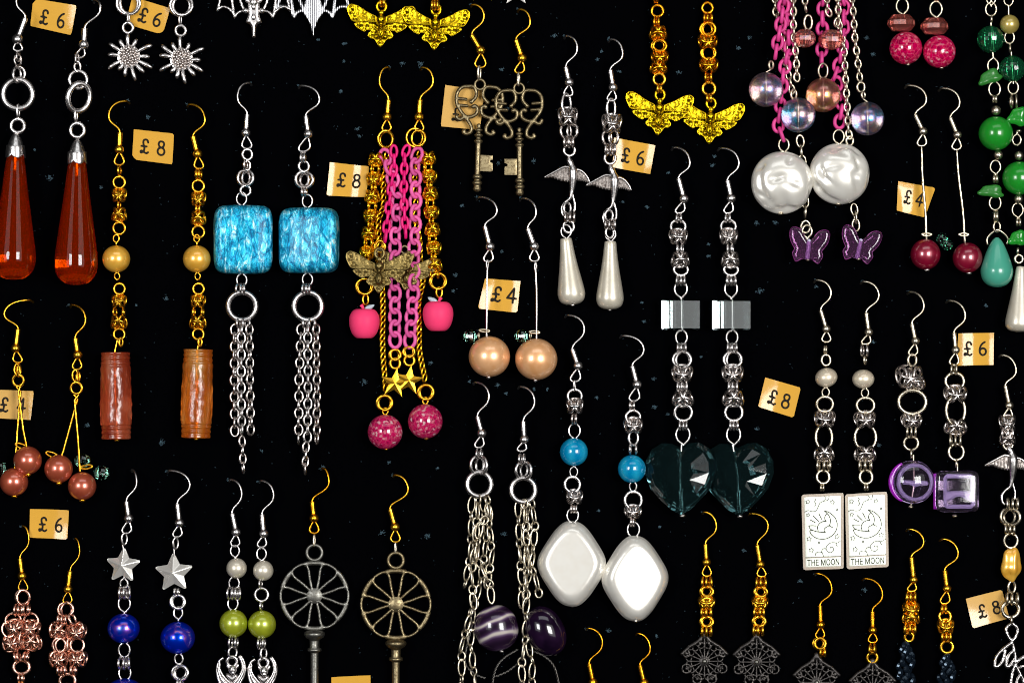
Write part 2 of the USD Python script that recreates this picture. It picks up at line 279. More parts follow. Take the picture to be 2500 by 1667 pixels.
def relief(poly, step, front, back=None, pat=None):
    """a solid of outline poly; front(x, y, distance from the edge) is the height of its face, back() that of its rear"""
    Vs, Fs, Ps, n0 = [], [], [], 0
    for g in getattr(poly, 'geoms', [poly]):
        if g.is_empty or g.area < step * step: continue
        pts = []
        for ring_ in [g.exterior, *g.interiors]:
            L = ring_.length; k = max(6, int(L / step)); pts += [ring_.interpolate(i / k, normalized=True).coords[0] for i in range(k)]
        nb = len(pts); x0, y0, x1, y1 = g.bounds
        xs, ys = np.meshgrid(np.arange(x0 + step / 2, x1, step), np.arange(y0 + step / 2, y1, step * 0.87)); xs = xs + (np.arange(xs.shape[0]) % 2)[:, None] * step / 2
        q = np.stack([xs.ravel(), ys.ravel()], 1)
        if len(q):
            sp = shapely.points(q); keep = shapely.contains(g, sp) & (shapely.distance(g.boundary, sp) > 0.5 * step); q = q[keep]
        p = np.vstack([np.array(pts), q]) if len(q) else np.array(pts)
        tri = Delaunay(p).simplices; cen = p[tri].mean(1); tri = tri[shapely.contains(g, shapely.points(cen))]
        ar = np.cross(p[tri[:, 1]] - p[tri[:, 0]], p[tri[:, 2]] - p[tri[:, 0]]); tri = tri[np.abs(ar) > 1e-6]; ar = ar[np.abs(ar) > 1e-6]
        tri[ar < 0] = tri[ar < 0][:, ::-1]
        d = np.array(shapely.distance(g.boundary, shapely.points(p))); d[:nb] = 0
        zf = np.broadcast_to(np.asarray(front(p[:, 0], p[:, 1], d), float), (len(p),)); zb = np.broadcast_to(np.asarray(back(p[:, 0], p[:, 1], d) if back else -zf, float), (len(p),))
        N = len(p); V = np.vstack([np.column_stack([p, zf]), np.column_stack([p, zb])])
        e = np.vstack([tri[:, [0, 1]], tri[:, [1, 2]], tri[:, [2, 0]]]); es = {tuple(x) for x in e.tolist()}
        be = np.array([x for x in es if (x[1], x[0]) not in es])
        F = np.vstack([tri, tri[:, ::-1] + N, np.stack([be[:, 1], be[:, 0], be[:, 0] + N], 1), np.stack([be[:, 1], be[:, 0] + N, be[:, 1] + N], 1)])
        Vs.append(V); Fs.append(F + n0); n0 += len(V)
        if pat is not None:
            pp = pat(p[:, 0], p[:, 1], d); Ps.append(np.concatenate([pp, pp]))
    m = np.vstack(Vs), np.vstack(Fs)
    return (m, np.concatenate(Ps)) if pat is not None else m
def dome(h, w):
    return lambda x, y, d: h * np.sqrt(np.maximum(0, 1 - (1 - np.minimum(d / w, 1)) ** 2)) + 0.5
def strokes(lines, width, n=6):
    return unary_union([LineString(spline(l, n) if len(l) > 2 else l).buffer(width / 2, quad_segs=6) for l in lines])
def slab(poly, z0, z1, step=14, bevel=5):
    """a flat piece with a softened front edge"""
    return relief(poly, step, lambda x, y, d: z1 - np.maximum(0, bevel - d) * 0.6, lambda x, y, d: z0 + 0 * x)
def mirror(pts, cx=0): return [(2 * cx - x, y) for x, y in pts]

# ---------------------------------------------------------------- jewellery helpers
def ring(t, m, x, y, R, ry=None, w=8, yaw=0, pitch=0, roll=0, z=0, name='jump_ring', parent=None, n=22):
    j = rnd.uniform
    w = w * 1.14
    return A(t, name, xf(torus(R, ry or R, w, n), (x, y, t.d + z), yaw + j(-7, 7), pitch + j(-7, 7), roll), m, parent)
def edge(t, m, x, y, R, n=2, w=8, gap=None, roll=0, name='jump_ring', z=0):
    """n rings hanging side by side, seen on edge"""
    gap = gap or 2.3 * w
    for i in range(n):
        ring(t, m, x + (i - (n - 1) / 2) * gap, y, R, w=w, yaw=76 + 8 * i, roll=roll, name=name, z=z)
def two(t, m, x, y, R, ry=None, w=8, dx=5, yaw=12, name='jump_ring'):
    ring(t, m, x - dx, y, R, ry, w, yaw, z=-w, name=name); ring(t, m, x + dx, y, R, ry, w, -yaw, z=w, name=name)
def knot(t, m, x, y, w, h, wr=8, up=1):
    """a knot of folded chain-maille rings; up=1: the arc lies on top"""
    wr = wr * 1.12
    ring(t, m, x, y - up * 0.15 * h, w * 0.50, h * 0.46, wr, 0, up * 48, z=16, name='maille_ring')
    for s in (-1, 1):
        ring(t, m, x + s * 0.16 * w, y + up * 0.09 * h, w * 0.42, h * 0.46, wr, s * 60, 0, -s * up * 26, z=8, name='maille_ring')
        ring(t, m, x + s * 0.30 * w, y + up * 0.02 * h, w * 0.36, h * 0.44, wr, s * 54, 8, s * up * 14, z=-4, name='maille_ring')
def chain(t, m, pts, L, W, w, yaw=20, turn=88, name='chain_link', z=0, z1=None, curb=0, jit=8, n=16, start=0):
    p = np.asarray(pts, float); seg = np.linalg.norm(np.diff(p, axis=0), axis=1); cum = np.concatenate([[0], np.cumsum(seg)])
    k = max(1, int(round((cum[-1] - L) / (L - 4 * w))) + 1)
    for i in range(k):
        s = L / 2 + (cum[-1] - L) * (i / (k - 1) if k > 1 else 0.5)
        a = int(np.clip(np.searchsorted(cum, s) - 1, 0, len(seg) - 1)); f = (s - cum[a]) / max(seg[a], 1e-6)
        c = p[a] + (p[a + 1] - p[a]) * f; dv = p[a + 1] - p[a]; rl = math.degrees(math.atan2(-dv[0], dv[1]))
        yy = yaw + (turn if (i + start) % 2 else 0) + rnd.uniform(-jit, jit) if not curb else curb
        zz = z if z1 is None else z + (z1 - z) * i / max(1, k - 1)
        A(t, name, xf(torus(W / 2, L / 2, w, n, 7), (c[0], c[1], t.d + zz), yy, 0, rl + (18 if curb else 0) + rnd.uniform(-3, 3)), m)
def loop(t, m, x, y, R, w=8, up=1, yaw=0, name='wire_loop', tail=20, h=1.25):
    """an eye bent in a headpin: a ring with its neck; up=1 when the neck is below it"""
    a = np.radians(np.linspace(-60, 240, 18)); c = np.stack([R * np.cos(a), -up * R * h * np.sin(a)], 1)
    q = [(c[0][0] * 0.25, up * R * (h + 0.25))] + [tuple(i) for i in c] + [(0, up * R * (h + 0.2)), (0, up * (R * h + tail))]
    pts = [(px, py, 3 * math.sin(i * 0.4)) for i, (px, py) in enumerate(q)]
    A(t, name, xf(tube(spline(pts, 3), w, 7), (x, y, t.d), yaw), m)
def hook(t, m, tip, ext, ct, bead, lb, w=8, beadr=33, coil=19, cname=None):
    d = t.d; tip, ext, ct, bead, lb = [np.array(q, float) for q in (tip, ext, ct, bead, lb)]
    def bez(a, b, c, e, n):
        s = np.linspace(0, 1, n)[:, None]; return (1 - s) ** 3 * a + 3 * s * (1 - s) ** 2 * b + 3 * s * s * (1 - s) * c + s ** 3 * e
    v3 = lambda q, z: np.array([q[0], q[1], z])
    c1 = bez(v3(tip, d * 0.35), v3(tip + [(ext[0] - tip[0]) * 0.6, -0.02 * abs(ext[1] - tip[1])], d * 0.75), v3([ext[0], ext[1] - 0.55 * (ext[1] - tip[1])], d), v3(ext, d), 12)
    c2 = bez(v3(ext, d), v3([ext[0], ext[1] + 0.55 * (ct[1] - ext[1])], d), v3([ct[0] + 0.02 * (ext[0] - ct[0]), ct[1] - 0.42 * (ct[1] - ext[1])], d), v3(ct, d), 12)
    spots.append((tip[0] + OFF[0] - 8 * np.sign(ext[0] - tip[0]), tip[1] + OFF[1] + 2, rnd.uniform(8, 17)))
    start = v3(tip + [-(ext[0] - tip[0]) * 0.10, 14], -14)
    wire = np.vstack([[start], c1, c2[1:], [v3(bead, d)]])
    top = bead + (lb - bead) * 0.2; H = lb[1] - bead[1]
    wd = max(30, 0.30 * H)
    lp = [bead + (lb - bead) * 0.12, bead + (lb - bead) * 0.45 + [wd * 0.66, 0], bead + (lb - bead) * 0.76 + [wd, 0], lb + [wd * 0.5, -5], lb - [wd * 0.5, 5], bead + (lb - bead) * 0.76 - [wd, 0], bead + (lb - bead) * 0.45 - [wd * 0.6, 0], bead + (lb - bead) * 0.15]
    lp3 = [(q[0], q[1], d + (-5 + i * 1.5)) for i, q in enumerate(lp)]
    p = A(t, 'ear_wire', join(tube(wire, w, 7), tube(spline(lp3, 5), w, 7)), m)
    v = bead - ct; L = np.linalg.norm(v) - beadr * 0.8; rl = math.degrees(math.atan2(-v[0], v[1])); k = 9; pr = []
    for i in range(k):
        pr += [(coil * 0.86, L * i / k), (coil, L * (i + 0.5) / k)]
    pr.append((coil * 0.86, L))
    A(t, 'wire_coil', rev(pr, 10, (ct[0], ct[1], d), rl), m, p)
    A(t, 'wire_bead', ball(bead[0], bead[1], d, beadr, beadr * 0.95, n=18), m, p)
def hook_above(t, m, x, y, s=1):
    """the ear wire of an earring whose top lies above the picture"""
    hook(t, m, (x - 30 * s, y - 455), (x + 70 * s, y - 360), (x - 8 * s, y - 235), (x + 8 * s, y - 100), (x, y))
def pin(t, m, x, y, z=None, r=14, name='headpin_end'):
    A(t, name, ball(x, y, t.d if z is None else z, r, r * 0.6, n=10), m)

# ================================================================ THE BOARD
b = UsdGeom.Mesh
nx, ny = 60, 44
gx, gy = np.meshgrid(np.linspace(-0.30, 0.30, nx), np.linspace(-0.22, 0.22, ny), indexing='ij')
gz = 0.0002 * np.sin(gx * 40) * np.cos(gy * 33)
top = np.stack([gx, gz * 0 + 0.0004 + np.abs(gz), gy], 2).reshape(-1, 3); bot = top + [0, 0.012, 0]
ft = grid_faces(nx, ny, False, False); rim = [i * ny for i in range(nx)] + [(nx - 1) * ny + j for j in range(1, ny)] + [i * ny + ny - 1 for i in range(nx - 2, -1, -1)] + [j for j in range(ny - 2, 0, -1)]
rim = np.array(rim); r2 = np.roll(rim, -1); N = len(top)
fs = np.vstack([ft, ft[:, ::-1] + N, np.stack([rim, rim + N, r2], 1), np.stack([r2, rim + N, r2 + N], 1)])
bm = trimesh.Trimesh(np.vstack([top, bot]), fs, process=False)
if bm.volume < 0: fs = fs[:, ::-1]
vb = usdkit.mesh(stage, '/World/velvet_board', (np.vstack([top, bot]), fs), MATS['velvet'], smooth=35)
vb.GetPrim().SetCustomDataByKey('kind', 'structure'); vb.GetPrim().SetCustomDataByKey('label', 'black velvet display board that the earrings hang on'); vb.GetPrim().SetCustomDataByKey('category', 'display board')

# lint and dust on the pile
P(0, 0)
fl = []
spots = [(1010, 800, 20), (690, 1280, 16), (340, 1215, 26), (235, 1025, 14), (2175, 272, 14), (2355, 300, 18), (2350, 420, 13), (2330, 625, 17), (2448, 880, 22), (2460, 930, 18), (2875, 435, 26),
  (2750, 435, 20), (3430, 475, 18), (3160, 1405, 18), (3405, 1115, 15), (3470, 740, 16), (3792, 245, 20), (4115, 355, 16), (4085, 410, 18), (4235, 490, 16), (4640, 497, 20), (5050, 330, 22), (5120, 260, 16),
  (4885, 1070, 18), (4870, 1132, 17), (4570, 1180, 16), (4256, 1380, 16), (4425, 1415, 16), (5170, 1525, 22), (3650, 1100, 18), (5925, 260, 16), (5970, 370, 20), (5300, 1520, 20), (6740, 2090, 18),
  (1135, 2040, 22), (600, 2905, 26), (1105, 3025, 30), (930, 2085, 14), (2490, 2610, 30), (2950, 2480, 20), (3110, 1880, 18), (3430, 1720, 18), (3100, 1990, 18), (3400, 2630, 22), (3455, 2690, 18),
  (3210, 2610, 16), (4845, 1670, 14), (4840, 1750, 18), (5195, 1990, 28), (4390, 2070, 14), (4400, 2195, 16), (4790, 2440, 16), (4470, 2590, 20), (4080, 2715, 18), (4470, 2780, 20), (5170, 2930, 18),
  (4565, 2830, 16), (6010, 3040, 18), (5970, 2340, 18), (5580, 1960, 16), (2610, 3640, 24), (2920, 3660, 26), (3445, 3650, 22), (2660, 3160, 16), (2990, 3200, 14), (4090, 3490, 14), (4510, 3600, 16),
  (5085, 3760, 18), (4160, 4310, 22), (4490, 4345, 20), (5910, 4030, 22), (5470, 3970, 18), (2210, 3190, 16), (1790, 3080, 12), (3580, 2650, 16), (3650, 2660, 14), (3740, 2660, 12)]
for _ in range(900):
    spots.append((rnd.uniform(0, 7000), rnd.uniform(0, 4668), rnd.uniform(3, 8)))
# ================================================================ PRICE STICKERS
GL = {'£': [[(52, 22), (48, 8), (35, 2), (22, 8), (18, 22), (22, 42), (28, 60), (26, 78), (16, 92), (6, 96), (3, 88), (9, 82), (20, 87), (32, 93), (45, 97), (56, 88)], [(6, 50), (44, 50)]],
      '6': [[(46, 4), (30, 14), (16, 34), (10, 60), (14, 84), (30, 97), (48, 90), (54, 72), (48, 55), (32, 48), (18, 54), (11, 66)]],
      '8': [[(31, 3), (45, 8), (50, 24), (43, 40), (31, 46), (19, 40), (12, 24), (17, 8), (31, 3)], [(31, 46), (48, 53), (55, 72), (48, 90), (31, 97), (14, 90), (7, 72), (14, 53), (31, 46)]],
      '4': [[(42, 98), (42, 2)], [(42, 2), (4, 68)], [(4, 68), (60, 68)]]}
def sticker(c, r, corners, text, label, at=(60, 60), gap=110, gh=95, bow=(6, 3), cut=None, paper_='label_paper', z=3, curl=0, faint=None):
    """corners: top left, top right, bottom right, bottom left"""
    P(c, r); q = np.array(corners, float); w_ = np.linalg.norm(q[1] - q[0]); h_ = np.linalg.norm(q[3] - q[0])
    t = Thing('price_sticker', label, 'price sticker', 'price stickers on the velvet board', *q.mean(0), d=5)
    pg = [(0, 0), (w_, 0), (w_, h_), (0, h_)]
    if cut == 'tl': pg = [(26, 0), (w_, 0), (w_, h_), (0, h_), (0, 34)]
    if cut == 'bl': pg = [(0, 0), (w_, 0), (w_, h_), (26, h_), (0, h_ - 24)]
    if cut == 'br': pg = [(0, 0), (w_, 0), (w_, h_ - 26), (w_ - 28, h_), (0, h_)]
    def place(m, lift):
        v, f = m; a, b_ = v[:, 0] / w_, v[:, 1] / h_
        xy = ((1 - a) * (1 - b_))[:, None] * q[0] + (a * (1 - b_))[:, None] * q[1] + (a * b_)[:, None] * q[2] + ((1 - a) * b_)[:, None] * q[3]
        zz = z + bow[0] * (2 * a - 1) ** 2 + bow[1] * (2 * b_ - 1) ** 2 + curl * np.clip(a, 0, 1) ** 3 + v[:, 2] + lift
        return np.column_stack([xy, zz]), f
    pp = A(t, 'paper', place(relief(Polygon(pg), 22, lambda x, y, d: 1.6 + 0 * x, lambda x, y, d: 0 * x), 0), paper_, smooth=40)
    x = at[0]
    for ch in text:
        g = strokes([[(px * gh / 100, py * gh / 100) for px, py in s] for s in GL[ch]], 14 * gh / 100)
        m = relief(g, 8, lambda x, y, d: 0.7 + 0 * x, lambda x, y, d: 0 * x)
        m = (m[0] + [x, at[1], 0], m[1]); A(t, 'printed_character', place(m, 1.9), 'ink', pp, smooth=False); x += gap
G6 = [((235, -5), (525, 40), (488, 243), (208, 180))]
sticker(0, 0, [(228, -8), (525, 40), (488, 243), (208, 180)], '£6', 'orange £6 price sticker between the two red teardrop earrings at top left', (62, 62), 118, 98, cut='tl')
sticker(0, 0, [(905, -20), (1165, 60), (1112, 240), (860, 165)], '£6', 'tilted orange £6 sticker behind the silver edelweiss earrings', (75, 50), 100, 100, cut='br')
sticker(0, 0, [(915, 885), (1190, 915), (1178, 1125), (903, 1090)], '£8', 'flat £8 sticker between the two golden pearl and amber tube earrings', (52, 58), 112, 98, bow=(2, 1), cut='bl')
sticker(1, 0, [(1308, 583), (1575, 622), (1545, 890), (1277, 865)], '£', 'pale sticker half hidden behind the left scroll key', (70, 145), 110, 92, bow=(7, 2), paper_='label_paper_pale')
sticker(1, 0, [(520, 1110), (790, 1140), (768, 1350), (497, 1338)], '£8', 'glossy £8 sticker beside the pink chain earrings, its right side curling', (62, 66), 102, 98, bow=(16, 2), curl=20)
sticker(1, 1, [(1580, 350), (1822, 368), (1800, 584), (1530, 555)], '£4', 'curled £4 sticker behind the left long peach pearl earring', (68, 50), 96, 102, bow=(18, 3))
sticker(2, 0, [(725, 942), (1007, 995), (972, 1192), (715, 1145)], '£6', 'orange £6 sticker beside the right swallow earring', (62, 55), 105, 100, bow=(13, 3), curl=12)
sticker(3, 0, [(930, 1240), (1185, 1285), (1112, 1488), (920, 1440)], '£4', 'orange £4 sticker behind the left wine red pearl earring', (55, 48), 92, 92, bow=(14, 6))
sticker(3, 1, [(22, 1025), (265, 1095), (215, 1300), (-27, 1225)], '£8', 'tilted £8 sticker between the crystal heart and the moon card earrings', (55, 66), 92, 98, bow=(16, 2))
sticker(3, 1, [(1340, 725), (1583, 720), (1580, 940), (1338, 945)], '£6', 'square £6 sticker behind the hook of the square purple bead earring', (42, 58), 98, 96, bow=(14, 3), curl=14)
sticker(3, 2, [(1393, 990), (1640, 928), (1690, 1122), (1440, 1193)], '£8', 'tilted pale £8 sticker beside the leafy vine earring at the right edge', (62, 66), 98, 92, bow=(10, 3), paper_='label_paper_pale')
sticker(0, 1, [(-40, 1108), (232, 1118), (210, 1315), (-52, 1302)], '£4', 'pale £4 sticker behind the left cherry earring, cut by the left edge', (48, 52), 118, 98, bow=(4, 2), paper_='label_paper_pale')
sticker(0, 2, [(207, 377), (473, 385), (462, 585), (203, 572)], '£6', 'square £6 sticker above the two copper chain maille earrings', (62, 54), 108, 96, bow=(14, 2))
sticker(1, 2, [(530, 1525), (797, 1512), (800, 1725), (528, 1735)], '', 'orange sticker cut by the bottom edge between the two round-bow keys', (60, 110), 105, 96, bow=(8, 3))

# ================================================================ CHARMS (drawn once, placed many times)
def cells(seed, step, x0, x1, y0, y1):
    r = random.Random(seed); pts = [(x + r.uniform(-.25, .25) * step, y + r.uniform(-.25, .25) * step) for x in np.arange(x0, x1, step) for y in np.arange(y0, y1, step)]
    return cKDTree(pts)
DOTS = cells(3, 21, -240, 10, -150, 160)
def seg_d(x, y, line):
    return np.array(shapely.distance(LineString(line), shapely.points(np.column_stack([x, y]))))
UPW = Polygon(spline([(-30, -58), (-100, -91), (-158, -126), (-204, -139), (-230, -122), (-234, -91), (-219, -53), (-200, -23), (-166, -13), (-112, -17), (-30, -14)], 4))
HIW = Polygon(spline([(-30, -30), (-112, -22), (-181, -8), (-177, 10), (-147, 34), (-112, 51), (-98, 40), (-82, 40), (-30, 30)], 4))
TAIL = Polygon(spline([(-40, 10), (-72, 45), (-87, 62), (-86, 78), (-67, 95), (-44, 99), (-25, 126), (-6, 150), (6, 150), (25, 126), (44, 99), (67, 95), (86, 78), (87, 62), (72, 45), (40, 10)], 4, True))
BAND = spline([(-178, -118), (-172, -80), (-150, -48), (-112, -24)], 6); BAND2 = spline([(-140, -105), (-146, -80), (-130, -52), (-95, -38), (-82, -70)], 6)
def h_up(x, y, d):
    rimh = np.clip(1 - (d - 7) / 4, 0, 1); b1 = np.clip(1 - (seg_d(x, y, BAND) - 8) / 4, 0, 1); b2 = np.clip(1 - (seg_d(x, y, BAND2) - 5) / 4, 0, 1)
    dd = 1 - np.clip(DOTS.query(np.column_stack([x, y]))[0] / 10.5, 0, 1) ** 2
    inner = np.where(x > -150, 0.42, 0.0)
    return np.maximum.reduce([rimh, b1, b2, dd * 0.75, inner * (x > -145) * (y < -30 - 0 * x)])
def h_dot(x, y, d):
    rimh = np.clip(1 - (d - 6) / 4, 0, 1); dd = 1 - np.clip(DOTS.query(np.column_stack([-np.abs(x), y]))[0] / 11.5, 0, 1) ** 2
    return np.maximum(rimh, dd)
_up = relief(UPW, 5, lambda x, y, d: 8 + 5 * h_up(x, y, d), lambda x, y, d: 0 * x, lambda x, y, d: np.clip(1.0 - 1.6 * h_up(x, y, d) + np.clip((x + 62) / 25, 0, 1) * 0.9, 0, 1))
_hi = relief(HIW, 5, lambda x, y, d: 3 + 5 * h_dot(x, y, d), lambda x, y, d: 0 * x - 3, lambda x, y, d: np.clip(1.05 - 1.5 * h_dot(x, y, d) + np.clip((x + 60) / 25, 0, 1) * 0.9, 0, 1))
_ta = relief(TAIL, 5, lambda x, y, d: 6 + 5 * h_dot(x, y, d), lambda x, y, d: 0 * x, lambda x, y, d: np.clip(1.05 - 1.5 * h_dot(x, y, d) + (np.hypot(x / 40, (y - 40) / 60) < 1) * 0.9, 0, 1))
def mir(m): return (np.asarray(m[0]) * [-1, 1, 1], np.asarray(m[1])[:, ::-1])
def moth(t, m, x, y, roll=0, z=0, s=1.0, ringm=None):
    at = (x, y, t.d + z); pl = lambda q: xf(q, at, 0, 0, roll, s)
    root = A(t, 'moth_charm', pl(_ta[0]), m, pat=_ta[1])
    for i in (0, 1):
        f = mir if i else (lambda q: q)
        A(t, 'hind_wing', pl(f(_hi[0])), m, root, pat=_hi[1]); A(t, 'fore_wing', pl(f(_up[0])), m, root, pat=_up[1])
    def B(name, x0, y0, rx, ry, rz, p, zz=10):
        q = ball(x0, y0, zz, rx, ry, rz, 22); A(t, name, pl(q), m, root, pat=np.full(len(q[0]), p))
    th = relief(Point(0, -20).buffer(46), 6, dome(14, 30), lambda x, y, d: 0 * x, lambda x, y, d: np.clip(1.0 - d / 400, 0, 1)); A(t, 'thorax', pl(th[0]), m, root, pat=th[1])
    B('skull', 0, -36, 31, 33, 26, 0.0, 12); B('jaw', 0, -6, 15, 17, 22, 0.05, 12)
    for s_ in (-1, 1): B('eye_socket', s_ * 12, -30, 8, 9, 10, 1.0, 29)
    B('abdomen', 0, 52, 27, 42, 22, 0.0, 10); B('abdomen_ridge', 0, 48, 13, 26, 14, 0.25, 22); B('head', 0, -84, 20, 20, 14, 0.1, 8); B('tail_bead', 0, 112, 12, 12, 10, 0, 10); B('tail_tip', 0, 134, 14, 16, 9, 0, 8)
    q = torus(42, 46, 11); A(t, 'bail', pl(xf(q, (0, -126, 4))), m, root, pat=np.zeros(len(q[0])))

KEYBOW = [[(57, 222), (27, 187), (24, 150), (42, 117), (84, 114), (122, 123), (150, 154), (158, 200), (150, 245), (126, 285), (92, 320), (58, 322), (22, 302), (13, 265), (30, 246), (44, 250)],
          [(100, 322), (66, 360), (50, 396), (54, 424), (82, 438), (104, 428), (98, 416)], [(100, 322), (128, 342), (148, 334), (154, 318)]]
def scroll_key(t, m, x, y, roll, bit):
    """x, y: the middle of the eye at the top"""
    pl = lambda q: xf(q, (x, y, t.d), 0, 0, roll)
    L = [l for l in KEYBOW] + [mirror(l) for l in KEYBOW]
    bars = [[(s * 140, 200), (s * 92, 204)] for s in (-1, 1)] + [[(s * 140, 244), (s * 84, 248)] for s in (-1, 1)]
    g = unary_union([strokes([[(px, py - 100) for px, py in l] for l in L], 25), strokes([[(px, py - 100) for px, py in l] for l in bars], 22), *[Point(s * px, py - 100).buffer(15) for s in (-1, 1) for px, py in ((55, 220), (42, 252), (100, 424))]])
    A(t, 'bow', pl(relief(g, 7, dome(9, 12), lambda x, y, d: 0 * x - 4)), m)
    A(t, 'eye', pl(xf(torus(43, 43, 9, 24), (0, 0, 0))), m)
    pr = [(4, 265), (14, 272), (16, 285), (8, 296), (22, 304), (26, 312), (14, 322), (16, 334), (30, 342), (30, 350), (18, 360), (16, 372), (31, 382), (30, 392), (19, 402), (19, 612), (28, 616), (33, 626), (33, 636), (22, 644), (22, 654), (33, 664), (33, 676), (24, 684), (24, 694), (29, 708), (26, 722), (8, 732)]
    A(t, 'shaft', pl(rev(pr, 18)), m)
    s = bit; g = Polygon([(s * 16, 480), (s * 102, 480), (s * 102, 510), (s * 82, 512), (s * 80, 528), (s * 102, 532), (s * 102, 590), (s * 16, 590)])
    A(t, 'bit', pl(slab(g, -7, 8, 14, 4)), m, smooth=30)
def wheel_key(t, m, x, y, R, hub):
    """x, y: the middle of the round bow"""
    pl = lambda q: xf(q, (x, y, t.d))
    sh = []
    for k in range(6):
        a = math.radians(60 * k); c, s = math.cos(a), math.sin(a)
        o = [(40, 6), (110, 28), (R - 72, 52), (R - 40, 56), (R - 16, 42), (R - 9, 0), (R - 16, -42), (R - 40, -56), (R - 72, -52), (110, -28), (40, -6)]
        ln = LineString(spline([(u * c - v * s, u * s + v * c) for u, v in o], 5)); sh.append(ln.buffer(9))
        p0 = [((R - 16) * math.cos(b_), (R - 16) * math.sin(b_)) for b_ in np.radians(np.linspace(60 * k + 12.5, 60 * k + 47.5, 12))]; sh.append(LineString(p0).buffer(16, cap_style=2))
    A(t, 'wheel_bow', pl(relief(unary_union(sh), 8, dome(8, 9), lambda x, y, d: 0 * x - 5)), m)
    A(t, 'hub', pl(rev([(52, 8), (52, -8), (46, -11)] + ([(30, -11), (27, -3), (12, -3), (10, -9), (3, -10)] if hub else [(20, -15), (2, -16)]), 26, pitch=90)), m)
    A(t, 'eye', pl(xf(torus(64, 64, 12, 28), (0, -R - 54, 0))), m)
    pr = [(20, R - 6), (56, R), (70, R + 10), (72, R + 24), (60, R + 44), (36, R + 58), (33, R + 66), (33, R + 112), (46, R + 118), (48, R + 128), (46, R + 136), (33, R + 142), (27, R + 150), (27, R + 560), (40, R + 570), (40, R + 600), (20, R + 615)]
    A(t, 'shaft', pl(rev(pr, 20)), m)
    A(t, 'bit', pl(slab(Polygon([(24, R + 400), (110, R + 400), (110, R + 440), (80, R + 445), (80, R + 470), (110, R + 475), (110, R + 530), (24, R + 530)]), -7, 7, 16, 3)), m, smooth=30)
def edelweiss(t, x, y, tips):
    m = 'silver'
    root = A(t, 'flower_charm', xf(rev([(78, 3), (74, -6), (60, -16), (35, -24), (3, -26)], 22, pitch=90), (x, y, t.d)), 'steel')
    for i, (tx, ty) in enumerate(tips):
        d_ = np.array([tx - x, ty - y], float); L = np.hypot(*d_); e = d_ / L; n_ = np.array([-e[1], e[0]]) * rnd.uniform(-8, 8)
        p = [(x + e[0] * q + n_[0] * math.sin(3 * k), y + e[1] * q + n_[1] * math.sin(3 * k), t.d + 2 + 10 * math.sin(k * 3)) for k, q in ((0, 50), (0.3, 50 + (L - 50) * .3), (0.65, 50 + (L - 50) * .65), (0.88, 50 + (L - 50) * .88), (1, L))]
        A(t, 'petal', tube(spline(p, 3), np.interp(np.linspace(0, 1, 13), [0, .35, .6, .9, 1], [8, 14, 16, 10, 2]), 8), m, root)
    beads = []
    for k in range(46):
        r_ = 68 * math.sqrt((k + .5) / 46); a = k * 2.39996; beads.append(ball(x + r_ * math.cos(a), y + r_ * math.sin(a), t.d + 25 - 20 * (r_ / 72) ** 2, 10, n=9))
    p = A(t, 'flower_centre', join(*beads), 'steel', root)
    ring(t, m, x - 5, y - 195, 46, w=10, name='bail')
def swallow(t, m, x, y, k=1.0, right_long=1):
    """x, y: the middle of the breast; head up, wings spread, forked tail looped into the ring below"""
    pl = lambda q: xf(q, (x, y, t.d), s=k)
    body = spline([(-24, -112, 2), (-22, -95, 4), (-10, -70, 6), (2, -35, 8), (5, 10, 8), (3, 60, 6), (-2, 110, 4), (-12, 160, 2), (-35, 186, 0)], 4)
    root = A(t, 'swallow_charm', pl(tube(body, np.interp(np.linspace(0, 1, len(body)), [0, .06, .2, .3, .42, .55, .75, 1], [8, 16, 22, 20, 34, 30, 17, 7]), 12)), m)
    A(t, 'tail_feather', pl(tube(spline([(-4, 120, 2), (8, 165, 2), (18, 205, 2), (16, 250, 2), (6, 246, 2)], 4), np.linspace(9, 7, 17), 8)), m, root)
    for s, pts in ((-1, [(-8, -40), (-58, -45), (-110, -20), (-187, 22), (-178, 30), (-138, 26), (-92, 44), (-36, 56), (-12, 50)]), (1, [(10, -32), (40, -28), (75, -10), (104, 26), (118, 58), (104, 62), (72, 50), (38, 46), (12, 44)])):
        A(t, 'wing', pl(relief(Polygon(spline(pts, 4)), 8, dome(6, 12), lambda x, y, d: 0 * x - 4)), 'tarnish', root)
        A(t, 'wing_edge', pl(tube([(*q, 5) for q in spline(pts[:4] if s < 0 else pts[:5], 5)], np.linspace(10, 6, len(spline(pts[:4] if s < 0 else pts[:5], 5))), 8)), m, root)
        for f in range(7):
            a = (f + 1) / 8.0
            e = LineString(pts[:4] if s < 0 else pts[:5]).interpolate(a, normalized=True); g = LineString(pts[::-1][:6] if s < 0 else pts[::-1][:5]).interpolate(a * 0.97, normalized=True)
            A(t, 'feather', pl(tube([(e.x, e.y, 5), ((e.x + g.x) / 2, (e.y + g.y) / 2, 8), (g.x, g.y, 5)], [2.5, 4.5, 3], 6)), 'tarnish', root)
    A(t, 'tail_loop', pl(tube([(px, py, 2) for px, py in spline([(-12, 165), (-52, 196), (-72, 232), (-66, 275), (-50, 288)], 5)], 9, 8)), m, root)
